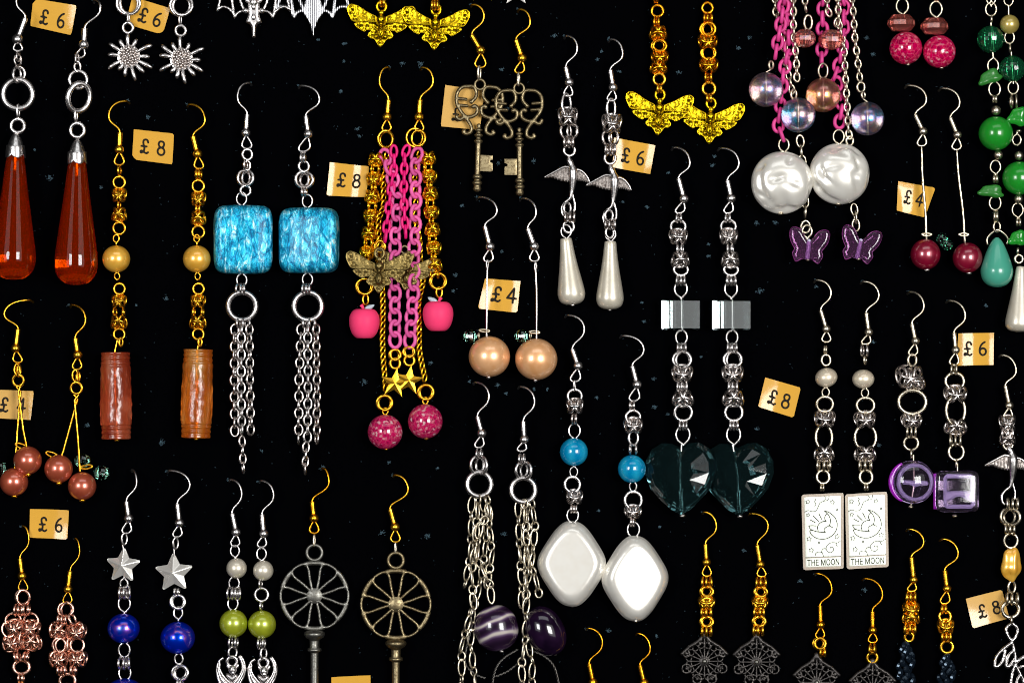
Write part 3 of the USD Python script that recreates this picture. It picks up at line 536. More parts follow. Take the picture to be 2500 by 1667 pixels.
def star_mesh(R, r, h, z, roll=0, edge_=8, phase=0):
    V = [(0, 0, h), (0, 0, -h)]; 
    for k in range(10):
        a = math.radians(-90 + 36 * k); q = R if k % 2 == 0 else r; V.append((q * math.cos(a), q * math.sin(a), edge_))
    for k in range(10):
        a = math.radians(-90 + 36 * k); q = R if k % 2 == 0 else r; V.append((q * math.cos(a), q * math.sin(a), -edge_))
    F = []
    for k in range(10):
        a, b_ = 2 + k, 2 + (k + 1) % 10
        F += [(0, a, b_), (1, b_ + 10, a + 10), (a, a + 10, b_), (b_, a + 10, b_ + 10)]
    return xf(fix((np.array(V, float), np.array(F))), (0, 0, z), 0, 0, roll)
def rounded_star(R, r, h, w, roll):
    pts = [((R if k % 2 == 0 else r) * math.cos(math.radians(-90 + 36 * k)), (R if k % 2 == 0 else r) * math.sin(math.radians(-90 + 36 * k))) for k in range(10)]
    g = Polygon(pts).buffer(w, quad_segs=5)
    ang = lambda x, y: np.degrees(np.arctan2(y, x)) + 90
    def top(x, y, d):
        a = np.abs((ang(x, y) + 36) % 72 - 36); rr = np.hypot(x, y)
        # height of a five-ridged pyramid
        nx_ = rr * np.cos(np.radians(a)); mny = rr * np.sin(np.radians(a)); edge_x = (R + w)
        k_ = np.clip(1 - nx_ / edge_x - mny / (r * 0.75) * 0.55, 0, 1)
        return 6 + h * k_
    return xf(relief(g, 6, top), roll=roll)
def apple(t, x, y, R, leaf):
    pr = [(0.03, -0.72), (0.12, -0.76), (0.3, -0.9), (0.5, -0.93), (0.75, -0.82), (0.95, -0.5), (1.0, -0.15), (0.96, 0.25), (0.82, 0.65), (0.62, 0.9), (0.42, 1.0), (0.25, 0.96), (0.05, 0.9)]
    a_ = A(t, 'apple_charm', rev(spline([(q[0] * R, q[1] * R) for q in pr], 3), 30, (x, y, t.d)), 'apple_pink')
    A(t, 'stalk', tube([(x + leaf * 4, y - R * .74, t.d), (x - leaf * 8, y - R * 1.0, t.d + 4), (x - leaf * 22, y - R * 1.2, t.d + 4)], [9, 10, 13], 8), 'apple_pink', a_)
    g = Polygon(spline([(x + leaf * 2, y - R * .92), (x + leaf * 22, y - R * 1.15), (x + leaf * 68, y - R * 1.22), (x + leaf * 58, y - R * 1.0), (x + leaf * 30, y - R * .86)], 4, True))
    m = relief(g, 7, dome(7, 14)); A(t, 'leaf', (m[0] + [0, 0, t.d + 26], m[1]), 'grey_leaf', a_)
    pin(t, 'gold', x, y + R * 0.97, t.d + 10, 12)
def superball(rx, ry, rz, e1, e2, n=40):
    u_, v_ = np.linspace(-np.pi / 2 + .001, np.pi / 2 - .001, n), np.linspace(-np.pi, np.pi, 2 * n, endpoint=False)
    f = lambda w_, e: np.sign(w_) * np.abs(w_) ** e
    Vv = np.stack([rx * f(np.cos(u_), e1)[:, None] * f(np.cos(v_), e2)[None], ry * np.repeat(f(np.sin(u_), e1)[:, None], 2 * n, 1), rz * f(np.cos(u_), e1)[:, None] * f(np.sin(v_), e2)[None]], 2).reshape(-1, 3)
    return fix((Vv, grid_faces(n, 2 * n, False, True)))
def filigree(t, m, x, y, R, top):
    sh = []
    for k in range(16):
        a = math.radians(22.5 * k); sh.append(LineString([(26 * math.cos(a), 26 * math.sin(a)), (R * .66 * math.cos(a), R * .66 * math.sin(a))]).buffer(5.5))
        c = (R * .66 * math.cos(a + .196), R * .66 * math.sin(a + .196)); sh.append(Point(c).buffer(R * .14).difference(Point(c).buffer(R * .14 - 8)))
    for k in range(8):
        if k in (5, 6): continue
        a = math.radians(45 * k + 22.5); q_ = .17 if k in (4, 7) else .22; c = (R * .80 * math.cos(a), R * .80 * math.sin(a)); sh.append(Point(c).buffer(R * q_).difference(Point(c).buffer(R * q_ - 12)))
        sh.append(Point(R * .80 * math.cos(a), R * .80 * math.sin(a)).buffer(12))
    frame = [(0, -top), (-40, -top + 48), (-R * .62, -R * .60), (-R * .93, -R * .30)]; sh += [LineString(frame).buffer(12), LineString(mirror(frame)).buffer(12), LineString([(0, -top), (0, -R * .6)]).buffer(7), LineString([(-30, -R * .66), (-12, -top + 20)]).buffer(6), LineString([(30, -R * .66), (12, -top + 20)]).buffer(6)]
    sh += [Point(s_ * 27, -top + 36).buffer(16) for s_ in (-1, 1)]
    sh.append(Point(0, 0).buffer(30)); sh.append(Point(0, -top).buffer(20).difference(Point(0, -top).buffer(8)))
    q = relief(unary_union(sh), 8, dome(8, 8), lambda x, y, d: 0 * x - 5)
    root = A(t, 'filigree_drop', xf(q, (x, y, t.d)), m)
    A(t, 'centre_boss', ball(x, y, t.d + 8, 17, n=14), 'bronze_cool', root)

# ================================================================ EARRINGS, LEFT TO RIGHT
def teardrop_red(y_top, cx_t, cx_b, y_bot, half, t):
    H = y_bot - y_top
    pr = [(48, 0), (62, .04 * H), (88, .28 * H), (115, .5 * H), (136, .68 * H), (half, .80 * H), (half * .97, .875 * H), (half * .82, .94 * H), (half * .5, .985 * H), (half * .15, H)]
    m = rev(spline(pr, 4), 48, (cx_t, y_top, t.d), math.degrees(math.atan2(cx_t - cx_b, H)))
    A(t, 'teardrop', m, 'red_resin')
    rl = math.degrees(math.atan2(cx_t - cx_b, H))
    A(t, 'glue_peg', rev([(14, -30), (14, 110), (4, 116)], 12, (cx_t, y_top, t.d), rl), 'pale_brass')
    cap = []
    pr = [(14, -140), (26, -128), (44, -90), (58, -40), (68, 8)]
    p = A(t, 'bead_cap', rev(pr[:4] + [(60, -34), (40, -34)], 26, (cx_t, y_top, t.d), rl), 'silver')
    for k in range(5):
        a = 90 + 72 * k
        g = Polygon(spline([(-44, -60), (-48, -15), (-26, 18), (0, 26), (26, 18), (48, -15), (44, -60)], 4))
        q = relief(g, 12, lambda x, y, d: 64 + 0.08 * y - (x / 50) ** 2 * 22 + 3, lambda x, y, d: 64 + 0.08 * y - (x / 50) ** 2 * 22 - 3)
        q = xf(q, (0, 0, 0), a - 90 + 20); A(t, 'cap_petal', xf(q, (cx_t, y_top, t.d), 0, 0, rl), 'silver', p)
P(0, 0)
t = Thing('teardrop_earring', 'red resin teardrop earring cut by the left edge, left of its pair', 'earring', 'pair of red teardrop earrings', 190, -70, 150)
hook(t, 'silver', (190, -75), (112, 10), (174, 122), (120, 268), (124, 350), coil=21, beadr=38)
ring(t, 'steel', 125, 385, 32, 40, 7, 70); ring(t, 'steel', 122, 410, 38, 48, 8, 40); ring(t, 'silver', 128, 500, 52, 56, 9, 20, z=-6); ring(t, 'silver', 118, 510, 50, 62, 9, 55, z=6)
ring(t, 'silver', 122, 640, 120, w=18, n=36, name='large_ring'); ring(t, 'silver', 124, 755, 26, 52, 9, 68); ring(t, 'silver', 122, 855, 60, w=12, name='bail')
teardrop_red(1048, 106, 92, 1900, 150, t)
t = Thing('teardrop_earring', 'red resin teardrop earring, the complete one right of the £6 sticker', 'earring', 'pair of red teardrop earrings', 640, -15, 150)
hook(t, 'silver', (628, -8), (686, 55), (580, 195), (573, 305), (540, 398), coil=21, beadr=36)
ring(t, 'steel', 528, 400, 30, 44, 8, 60); ring(t, 'steel', 530, 455, 30, 44, 8, 25); ring(t, 'silver', 535, 542, 72, w=11); ring(t, 'silver', 540, 662, 100, 116, 18, 30, 0, 14, n=36, name='large_ring')
ring(t, 'silver', 520, 785, 24, 50, 9, 65); ring(t, 'silver', 530, 885, 62, w=12, name='bail')
teardrop_red(1090, 528, 520, 1938, 147, t)

t = Thing('edelweiss_earring', 'silver edelweiss flower earring left of the tilted £6 sticker', 'earring', 'pair of silver edelweiss earrings', 860, -560)
hook_above(t, 'silver', 880, -170); edge(t, 'silver', 880, -120, 50, 2); two(t, 'silver', 880, 25, 84, w=10, dx=10)
ring(t, 'silver', 878, 122, 24, 46, 8, 70); edelweiss(t, 880, 385, [(745, 295), (815, 270), (875, 228), (940, 270), (1043, 310), (1025, 390), (1043, 467), (990, 497), (928, 553), (858, 525), (808, 480), (740, 475), (737, 373)])
t = Thing('edelweiss_earring', 'silver edelweiss flower earring right of the tilted £6 sticker', 'earring', 'pair of silver edelweiss earrings', 1220, -560)
hook_above(t, 'silver', 1240, -160); edge(t, 'silver', 1240, -110, 50, 2); two(t, 'silver', 1240, 38, 80, w=10, dx=10)
ring(t, 'silver', 1232, 135, 24, 46, 8, 75); edelweiss(t, 1240, 405, [(1105, 305), (1178, 290), (1232, 245), (1298, 293), (1398, 330), (1375, 412), (1390, 492), (1337, 520), (1272, 575), (1210, 540), (1165, 495), (1090, 487), (1088, 382)])

def bat_open(t, x, y, m, ribbed):
    k = 1 / 2.1
    f = lambda pts: [((px - 713) * k, (py - 150) * k) for px, py in pts]
    L = [[(250, -60), (225, 20), (190, 150)], [(190, 150), (250, 105), (330, 112), (400, 170), (440, 250)], [(440, 250), (475, 195), (530, 165), (590, 160)], [(395, -80), (405, 60), (440, 250)], [(500, -60), (545, 80), (590, 160)], [(250, -60), (330, -130), (395, -160), (500, -190), (620, -120)], [(300, -160), (250, -60)]]
    L = [f(l) for l in L]; L = L + [mirror(l) for l in L]
    g = strokes(L, 24 if ribbed else 17)
    body = f([(640, 60), (640, 230), (610, 320), (660, 340), (690, 380), (700, 530), (726, 530), (738, 380), (762, 340), (816, 320), (786, 230), (786, 60), (760, -60), (666, -60)])
    if ribbed:
        body2 = f([(590, 60), (560, 190), (640, 300), (690, 420), (700, 530), (726, 530), (736, 420), (786, 300), (866, 190), (836, 60), (800, -120), (626, -120)])
        A(t, 'bat_charm', xf(slab(unary_union([g, Polygon(body2)]), -6, 8, 8, 3), (x, y, t.d)), m); return
    q = relief(unary_union([g]), 7, dome(8, 9)); root = A(t, 'bat_charm', xf(q, (x, y, t.d)), m)
    A(t, 'body', xf(relief(Polygon(body).buffer(6), 7, dome(16, 28)), (x, y, t.d + 4)), m, root)
    A(t, 'belly', ball(x, y + 48, t.d + 16, 17, 24, 14, 18), m, root); A(t, 'head', ball(x, y - 55, t.d + 14, 30, 34, 24, 20), m, root); A(t, 'snout', ball(x, y - 22, t.d + 26, 17, 24, 16, 16), m, root)
    for s in (-1, 1):
        A(t, 'shoulder', ball(x + s * 57, y + 4, t.d + 8, 20, n=16), m, root); A(t, 'eye', ball(x + s * 15, y - 42, t.d + 34, 6, 8, 5, 10), 'oxide', root)
        A(t, 'ear', ball(x + s * 46, y - 72, t.d + 6, 14, 24, 9, 14, s * 20), m, root)
P(0, 0)
t = Thing('bat_earring', 'silver open-winged bat earring facing forward, cut by the top edge', 'earring', 'pair of silver bat earrings', 1720, -560, 52)
hook_above(t, 'silver', 1740, -215); ring(t, 'silver', 1740, -170, 45); bat_open(t, 1735, 71, 'silver', False)
t = Thing('bat_earring', 'flat ribbed back of a silver bat earring beside the golden moths', 'earring', 'pair of silver bat earrings', 2115, -560, 42)
hook_above(t, 'silver', 2138, -215); ring(t, 'silver', 2138, -170, 45); bat_open(t, 2141, 68, 'ribbed_silver', True)

P(0, 0)
def amber(lab, tip, ext, ct, bead, lb, x, py, pcx, cyl, m, c2):
    global t
    t = Thing('amber_tube_earring', lab, 'earring', 'pair of golden pearl and carnelian tube earrings', *tip, 95)
    hook(t, 'gold', tip, ext, ct, bead, lb)
    edge(t, 'gold', x + 2, lb[1] + 35, 40, 1 if pcx < 1000 else 2, 9); y0 = lb[1] + 115
    ring(t, 'gold', x, y0, 49, w=8); knot(t, 'gold', x, y0 + 82, 96, 105, 7, 1); edge(t, 'gold', x, y0 + 155, 34, 2 if pcx > 1000 else 1); knot(t, 'gold', x, y0 + 222, 96, 105, 7, -1); ring(t, 'gold', x, y0 + 312, 50, w=8)
    loop(t, 'gold', pcx, py - 140, 20, 6, 1)
    A(t, 'pearl', ball(pcx, py, t.d, 95, 93, 95, 34), 'pearl_gold'); loop(t, 'gold', pcx + 6, py + 118, 18, 6, -1)
    y1 = py + 203; ring(t, 'gold', x + 2, y1, 46, w=8); knot(t, 'gold', x - 3, y1 + 80, 100, 100, 7, 1); edge(t, 'gold', x, y1 + 158, 36, 2, 8, 60); knot(t, 'gold', x - 4, y1 + 228, 106, 110, 7, -1); ring(t, 'gold', x, y1 + 308, 46, w=8); ring(t, 'gold', x + 12, y1 + 362, 22, 36, 7, 40)
    (x0, ya), (x1, yb) = cyl; H = yb - ya; n = 30
    pr = [(40, 0), (94, 4), (99, 14), (96, 30), (100, 44), (95, 60), (101, 76), (98, 94), (104, 110), (106, .3 * H), (106, .6 * H), (105, H - 112), (99, H - 96), (103, H - 80), (97, H - 64), (102, H - 48), (97, H - 34), (100, H - 14), (92, H - 3), (30, H)]
    q = rev(spline(pr, 4), 44); v = q[0].copy(); a = np.arctan2(v[:, 2], v[:, 0]); mid = np.clip(np.minimum(v[:, 1] - 115, H - 115 - v[:, 1]) / 30, 0, 1)
    k = 1 + mid * 0.05 * (np.sin(a * 4 + v[:, 1] * 0.045) * np.sin(v[:, 1] * 0.03 + 2 * a))
    v[:, 0] *= k; v[:, 2] *= k
    rl = math.degrees(math.atan2(x0 - x1, H)); A(t, 'carved_tube_bead', xf((v, q[1]), (x0, ya, t.d), 20, 0, rl), m)
    A(t, 'headpin', tube([(x - 10 + (20 if pcx > 1000 else 0), y1 + 340, t.d), (x0 - 5, ya, t.d), (x1 + 4, yb, t.d)], 7, 7), 'gold'); pin(t, 'gold', x1 + 4, yb + 4, None, 18)
amber('golden pearl and reddish carnelian tube earring left of the flat £8 sticker', (862, 688), (744, 792), (820, 905), (815, 1022), (815, 1130), 815, 1554 + 212, 795, ((790, 1554 + 843), (795, 1554 + 1440)), 'carnelian_red', 0)
amber('golden pearl and orange carnelian tube earring right of the flat £8 sticker', (1283, 710), (1400, 822), (1320, 930), (1350, 1052), (1362, 1155), 1355, 1554 + 212, 1345, ((1355, 1554 + 822), (1338, 1554 + 1432)), 'carnelian_orange', 0)

def foil(lab, tip, ext, ct, bead, lb, mid, box, bigc, strands, tail, nm):
    global t
    t = Thing('foil_bead_earring', lab, 'earring', 'pair of blue foil bead tassel earrings', *tip, 100)
    hook(t, 'silver', tip, ext, ct, bead, lb)
    for q in mid: (ring if q[0] == 'r' else edge)(t, q[-1], *q[1:-1])
    (x0, y0, x1, y1) = box; cx, cy = (x0 + x1) / 2, (y0 + y1) / 2
    core = superball((x1 - x0) / 2, (y1 - y0) / 2, 92, 0.34, 0.5, 44)
    A(t, 'foil_bead', xf(core, (cx, cy, t.d), nm), 'blue_foil')
    loop(t, 'silver', bigc[0] - 3, y0 - 45, 34, 7, 1); loop(t, 'silver', bigc[0] - 2, y1 + 44, 34, 7, -1)
    edge(t, 'silver', bigc[0] - 8, bigc[1] - 118, 42, 3, 8, 20); ring(t, 'silver', *bigc, 114, w=17, n=36, name='large_ring')
    edge(t, 'silver', bigc[0] + 12, bigc[1] + 116, 36, 3, 8, 38)
    for i, s in enumerate(strands):
        chain(t, 'steel' if i != 1 else 'silver', s, 92, 72, 8.5, 12 + 14 * i, 75, z=(0, 16, 6)[i], start=i % 2)
    chain(t, 'steel', tail, 92, 64, 9, 30, 70, z=16)
P(0, 0)
foil('blue foil bead tassel earring left of its pair', (1703, 563), (1624, 662), (1690, 782), (1680, 908), (1690, 1018),
     [('r', 1690, 1055, 44, 46, 9, 20, 'silver'), ('r', 1680, 1125, 34, 44, 9, 60, 'steel'), ('r', 1690, 1130, 30, 40, 8, 10, 'steel'), ('r', 1668, 1215, 58, 62, 10, 25, 'steel'), ('r', 1692, 1215, 56, 60, 10, -20, 'silver'), ('r', 1678, 1300, 46, 44, 9, 15, 'silver')],
     (1462, 1400, 1862, 1866), (1655, 2086), [[(1605, 2200), (1602, 2600), (1605, 2980)], [(1652, 2200), (1650, 2600), (1655, 2970)], [(1705, 2200), (1710, 2600), (1715, 2970)]], [(1655, 2960), (1665, 3228)], 8)
P(1, 0)
foil('blue foil bead tassel earring right of its pair, beside the glossy £8 sticker', (312, 583), (447, 682), (354, 790), (371, 915), (335, 1037),
     [('e', 336, 1078, 40, 2, 9, 20, 'silver'), ('r', 340, 1135, 46, 46, 9, 20, 'silver'), ('r', 330, 1225, 62, 64, 11, 25, 'silver'), ('r', 358, 1228, 62, 62, 11, -25, 'steel'), ('e', 345, 1310, 36, 2, 9, 18, 'steel')],
     (172, 1416, 580, 1862), (368, 2086), [[(322, 2200), (308, 2600), (305, 3030)], [(368, 2200), (370, 2600), (366, 3020)], [(425, 2200), (430, 2600), (430, 3030)]], [(358, 3000), (348, 3236)], -10)

# ---- column 1
P(1, 0)
t = Thing('gold_moth_earring', 'bright gold moth earring at the top edge, its right wing behind the other', 'earring', 'pair of gold moth earrings at the top', 860, -590, 48)
hook_above(t, 'gold', 880, -230); chain(t, 'gold', [(878, -235), (882, 20)], 92, 62, 9, 80, 84); edge(t, 'gold', 882, 20, 36, 2); moth(t, 'moth_gold', 868, 172, 2)
t = Thing('gold_moth_earring', 'bright gold moth earring at the top edge, lapping over the other', 'earring', 'pair of gold moth earrings at the top', 1215, -590, 70)
hook_above(t, 'gold', 1235, -210); chain(t, 'gold', [(1238, -215), (1238, 40)], 92, 62, 9, 80, 84); edge(t, 'gold', 1240, 36, 42, 3); moth(t, 'moth_gold', 1238, 192, 3)
t = Thing('star_charm_earring', 'gold star charm earring, only two tips showing at the top edge', 'earring', 'pair of star charm earrings at the top', 1560, -600)
hook_above(t, 'gold', 1565, -240); ring(t, 'gold', 1562, -205, 42); A(t, 'star_charm', (star_mesh(105, 46, 22, t.d)[0] + [1562, -80, 0], star_mesh(105, 46, 22, 0)[1]), 'gold', smooth=False)
P(2, 0)
t = Thing('star_charm_earring', 'white star charm earring, only two tips showing at the top edge', 'earring', 'pair of star charm earrings at the top', 40, -600)
hook_above(t, 'silver', 55, -240); ring(t, 'silver', 56, -195, 42); A(t, 'star_charm', (star_mesh(110, 48, 22, t.d)[0] + [56, -65, 0], star_mesh(110, 48, 22, 0)[1]), 'star_pearl', smooth=False)

P(1, 0)
t = Thing('scroll_key_earring', 'bronze scroll key earring in front of the half hidden sticker', 'earring', 'pair of bronze scroll key earrings', 1490, 28, 60)
hook(t, 'gold', (1490, 30), (1572, 112), (1488, 240), (1550, 345), (1547, 465)); ring(t, 'pale_brass', 1540, 500, 26, 56, 9, 60); scroll_key(t, 'bronze', 1545, 578, 1.6, 1)
P(2, 0)
t = Thing('scroll_key_earring', 'bronze scroll key earring right of its pair, its bit pointing left', 'earring', 'pair of bronze scroll key earrings', 75, 62, 70)
hook(t, 'gold', (75, 62), (152, 152), (55, 272), (97, 398), (75, 503)); ring(t, 'pale_brass', 73, 540, 22, 54, 9, 65); scroll_key(t, 'bronze', 76, 604, -0.4, -1)

# ---- pink multi-chain pair
def pinkset(lab, tip, ext, ct, bead, lb, rings_, byz, curb, hot, candy, app, leaf, ballc, star, curbring):
    global t
    t = Thing('pink_chain_earring', lab, 'earring', 'pair of pink and gold multi-chain earrings', *tip, 60)
    hook(t, 'gold', tip, ext, ct, bead, lb)
    for i, (x, y, R) in enumerate(rings_): ring(t, 'gold', x, y, R, R * 1.08, 8, 20 - 40 * i, z=10 * i)
    # chain-maille strand
    k = 0; y = byz[0][1]; n = int((byz[1][1] - byz[0][1]) / 122)
    for i in range(n):
        f = (i + 0.5) / n; x = byz[0][0] + (byz[1][0] - byz[0][0]) * f; y = byz[0][1] + (byz[1][1] - byz[0][1]) * f
        knot(t, 'gold_chain', x, y, 98, 98, 8, 1 if i % 2 else -1); edge(t, 'gold_chain', x, y + 61, 30, 2, 7, 22 if i % 2 else 46, name='maille_ring')
    chain(t, 'gold_chain', spline(curb, 6) + np.column_stack([7 * np.sin(np.arange(6 * (len(curb) - 1) + 1) * 1.1), 0 * np.arange(6 * (len(curb) - 1) + 1)]), 74, 50, 8, curb=42, z=-34, name='curb_link')
    chain(t, 'hot_pink', hot, 104, 64, 10, 12, 84, z=28, name='plastic_link')
    chain(t, 'candy_pink', candy, 130, 104, 13, -14, 62, z=4, name='large_plastic_link')
    two(t, 'gold', app[0] + (20 if leaf > 0 else 0) * 0, app[1] - 235 if leaf < 0 else app[1] - 250, 62, w=8); ring(t, 'gold', app[0] + 8, app[1] - 160, 30, 42, 7, 30); apple(t, *app, 104, leaf)
    two(t, 'gold', *curbring, 60, w=9); loop(t, 'gold', ballc[0], ballc[1] - 140, 18, 6, 1)
    A(t, 'crackle_bead', ball(*ballc, t.d + 40, 119, n=40), 'crackle_pink'); pin(t, 'gold', ballc[0] + 8, ballc[1] + 116, t.d + 50, 16)
    x, y = star; two(t, 'gold', x - 2, y - 195, 44, w=8); ring(t, 'gold', x, y - 135, 44, w=9)
    A(t, 'star_charm', (star_mesh(104, 42, 20, t.d + 30)[0] @ rot(0, 0, 8).T + [x, y, 0], star_mesh(104, 42, 20, 0)[1]), 'gold', smooth=False)
P(1, 0)
R1 = 1554
pinkset('pink and gold multi-chain earring on the left, pink apple by the square foil bead', (918, 458), (858, 552), (920, 682), (910, 800), (905, 898), [(900, 950, 62), (905, 955, 58)],
        [(838, 1030), (768, R1 + 230)], [(905, 1020), (885, 1350), (850, 1600), (872, R1 + 430), (895, R1 + 1125)], [(955, 985), (960, 1130), (930, 1350), (895, R1 + 110)],
        [(880, 1010), (985, 1330), (965, R1 + 30), (962, R1 + 400), (965, R1 + 830)], (755, R1 + 650), 1, (898, R1 + 1390), (965, R1 + 1060), (893, R1 + 1192))
for x in (850,): two(t, 'gold', 860, R1 + 130, 40, 50, w=8); ring(t, 'bronze', 862, R1 + 180, 34, w=8)
moth(t, 'moth_bronze', 858, R1 + 300, 1.5, z=62, s=0.98)
pinkset('pink and gold multi-chain earring on the right, pink apple by the long peach pearl', (1145, 460), (1224, 552), (1136, 682), (1128, 800), (1130, 898), [(1098, 940, 66), (1125, 945, 58)],
        [(1188, 1020), (1240, R1 + 320)], [(1130, 1010), (1100, 1300), (1120, 1600), (1150, R1 + 330), (1120, R1 + 640), (1165, R1 + 1060)], [(1060, 985), (1030, 1060), (1025, 1350), (1040, R1 + 80)],
        [(1135, 1000), (1100, 1100), (1105, 1300), (1098, R1 + 50), (1090, R1 + 420), (1062, R1 + 830)], (1258, R1 + 600), -1, (1172, R1 + 1318), (1062, R1 + 1040), (1175, R1 + 1120))
ring(t, 'bronze', 1030, R1 + 150, 34, w=8); moth(t, 'moth_bronze', 1050, R1 + 300, 8, z=10, s=0.85)

def longpearl(lab, tip, ext, ct, bead, lb, wire, rg, leafc, pc, R, m):
    global t
    t = Thing('long_pearl_earring', lab, 'earring', 'pair of long peach pearl earrings', *tip, 145)
    hook(t, 'silver', tip, ext, ct, bead, lb); ring(t, 'silver', wire[0][0], wire[0][1], 15, 40, 6, 50)
    A(t, 'straight_wire', tube([(x, y, t.d) for x, y in spline(wire, 6)], 7.5, 7), 'silver')
    ring(t, 'pale_brass', *rg, 42, 14, 5, 0, 0, 4, z=10); A(t, 'green_crystal', ball(*leafc, t.d - 30, 46, n=12), 'green_crystal', smooth=False); ring(t, 'pale_brass', leafc[0] + 62, leafc[1] - 5, 16, 22, 4, 60)
    A(t, 'pearl', ball(*pc, t.d, R, R * .985, R, 46), m); pin(t, 'silver', pc[0] - 5, pc[1] + R, t.d + 8, 16)
P(1, 0)
longpearl('long peach pearl earring on a straight wire, in front of the curled £4 sticker', (1533, 1345), (1660, 1440), (1578, R1 - 10), (1614, R1 + 130), (1598, R1 + 235), [(1595, R1 + 255), (1592, R1 + 480), (1590, R1 + 745)], (1575, R1 + 700), (1475, R1 + 738), (1609, R1 + 876), 141, 'pearl_peach')
P(2, 0)
longpearl('long peach pearl earring on a straight wire, right of the curled £4 sticker', (93, 1352), (192, 1450), (135, R1 + 5), (180, R1 + 128), (180, R1 + 232), [(188, R1 + 268), (196, R1 + 480), (195, R1 + 755)], (182, R1 + 710), (92, R1 + 738), (193, R1 + 894), 144, 'pearl_peach')

def diamond(lab, H, els, bluec, tail, dc, w, h, yaw):
    global t
    t = Thing('diamond_pearl_earring', lab, 'earring', 'pair of blue bead and diamond pearl earrings', *H[0], 105)
    hook(t, 'silver', *H); els()
    A(t, 'blue_bead', ball(*bluec, t.d, 96, n=36), 'cat_eye_blue'); tail()
    half = [(0, -h), (.26 * w, -.95 * h), (.50 * w, -.78 * h), (.77 * w, -.46 * h), (.95 * w, -.20 * h), (w, .0), (.94 * w, .22 * h), (.72 * w, .52 * h), (.47 * w, .80 * h), (.22 * w, .97 * h)]
    g = Polygon(spline(half + [(-px, -py) for px, py in half], 5, True))
    inner = Polygon(spline([(0, -.70 * h), (.64 * w, -.02 * h), (0, .70 * h), (-.64 * w, -.02 * h)], 6, True)).buffer(-12).buffer(12)
    def top(x, y, d):
        rimz = 78 * np.sqrt(np.maximum(0, 1 - (1 - np.minimum(d / 120, 1)) ** 2)); inn = np.array(shapely.distance(inner, shapely.points(np.column_stack([x, y]))))
        k = np.clip(1 - inn / 75, 0, 1); k = k * k * (3 - 2 * k); return rimz * (1 - k) + k * 84
    q = relief(g, 11, top); A(t, 'diamond_pearl', xf(q, (*dc, t.d), yaw[0], yaw[1], yaw[2]), 'pearl_white'); pin(t, 'silver', dc[0] + 5, dc[1] + h - 2, t.d + 6, 14)
P(2, 0)
def e_l():
    ring(t, 'silver', 455, R1 + 1080, 18, 42, 8, 60); ring(t, 'silver', 456, R1 + 1150, 60, 56, 9, 10); knot(t, 'steel', 456, R1 + 1210, 112, 120, 8, 1); edge(t, 'steel', 457, R1 + 1305, 44, 2, 8, 18); loop(t, 'silver', 455, R1 + 1385, 38, 7, 1)
def tl_l():
    y = 2 * R1 - 8.4; loop(t, 'silver', 450, y + 120, 26, 6, -1); ring(t, 'silver', 440, y + 205, 64, w=10, yaw=10); knot(t, 'steel', 455, y + 285, 108, 110, 8, 1); edge(t, 'steel', 452, y + 372, 34, 3, 8, 16); loop(t, 'silver', 443, y + 415, 38, 7, 1)
diamond('blue bead and diamond pearl earring, the higher left one', ((405, R1 + 600), (522, R1 + 695), (440, R1 + 830), (479, R1 + 945), (455, R1 + 1055)), e_l, (451, R1 + 1530), tl_l, (436, 3099.6 + 744), 234, 290, (-5, 3, 0))
def e_r():
    edge(t, 'steel', 850, R1 + 1215, 36, 2, 8, 22); ring(t, 'silver', 855, R1 + 1295, 62, 58, 9, 15); knot(t, 'steel', 857, R1 + 1345, 124, 120, 9, 1); ring(t, 'silver', 857, R1 + 1435, 46, 58, 9, 20); edge(t, 'silver', 856, R1 + 1512, 36, 2, 8, 40)
def tl_r():
    y = 3099.6; loop(t, 'silver', 855, y + 220, 24, 6, -1); ring(t, 'silver', 856, y + 312, 70, w=10, yaw=8); knot(t, 'steel', 855, y + 385, 112, 100, 8, 1); edge(t, 'steel', 852, y + 460, 38, 2, 8, 18); loop(t, 'silver', 858, y + 512, 40, 7, 1)
diamond('blue bead and diamond pearl earring, the lower right one with the whiter face', ((785, R1 + 740), (928, R1 + 835), (850, R1 + 945), (882, R1 + 1072), (858, R1 + 1187)), e_r, (847, 3099.6 + 100), tl_r, (869, 3099.6 + 845), 230, 292, (7, -2, -1))
R2 = 3099.6
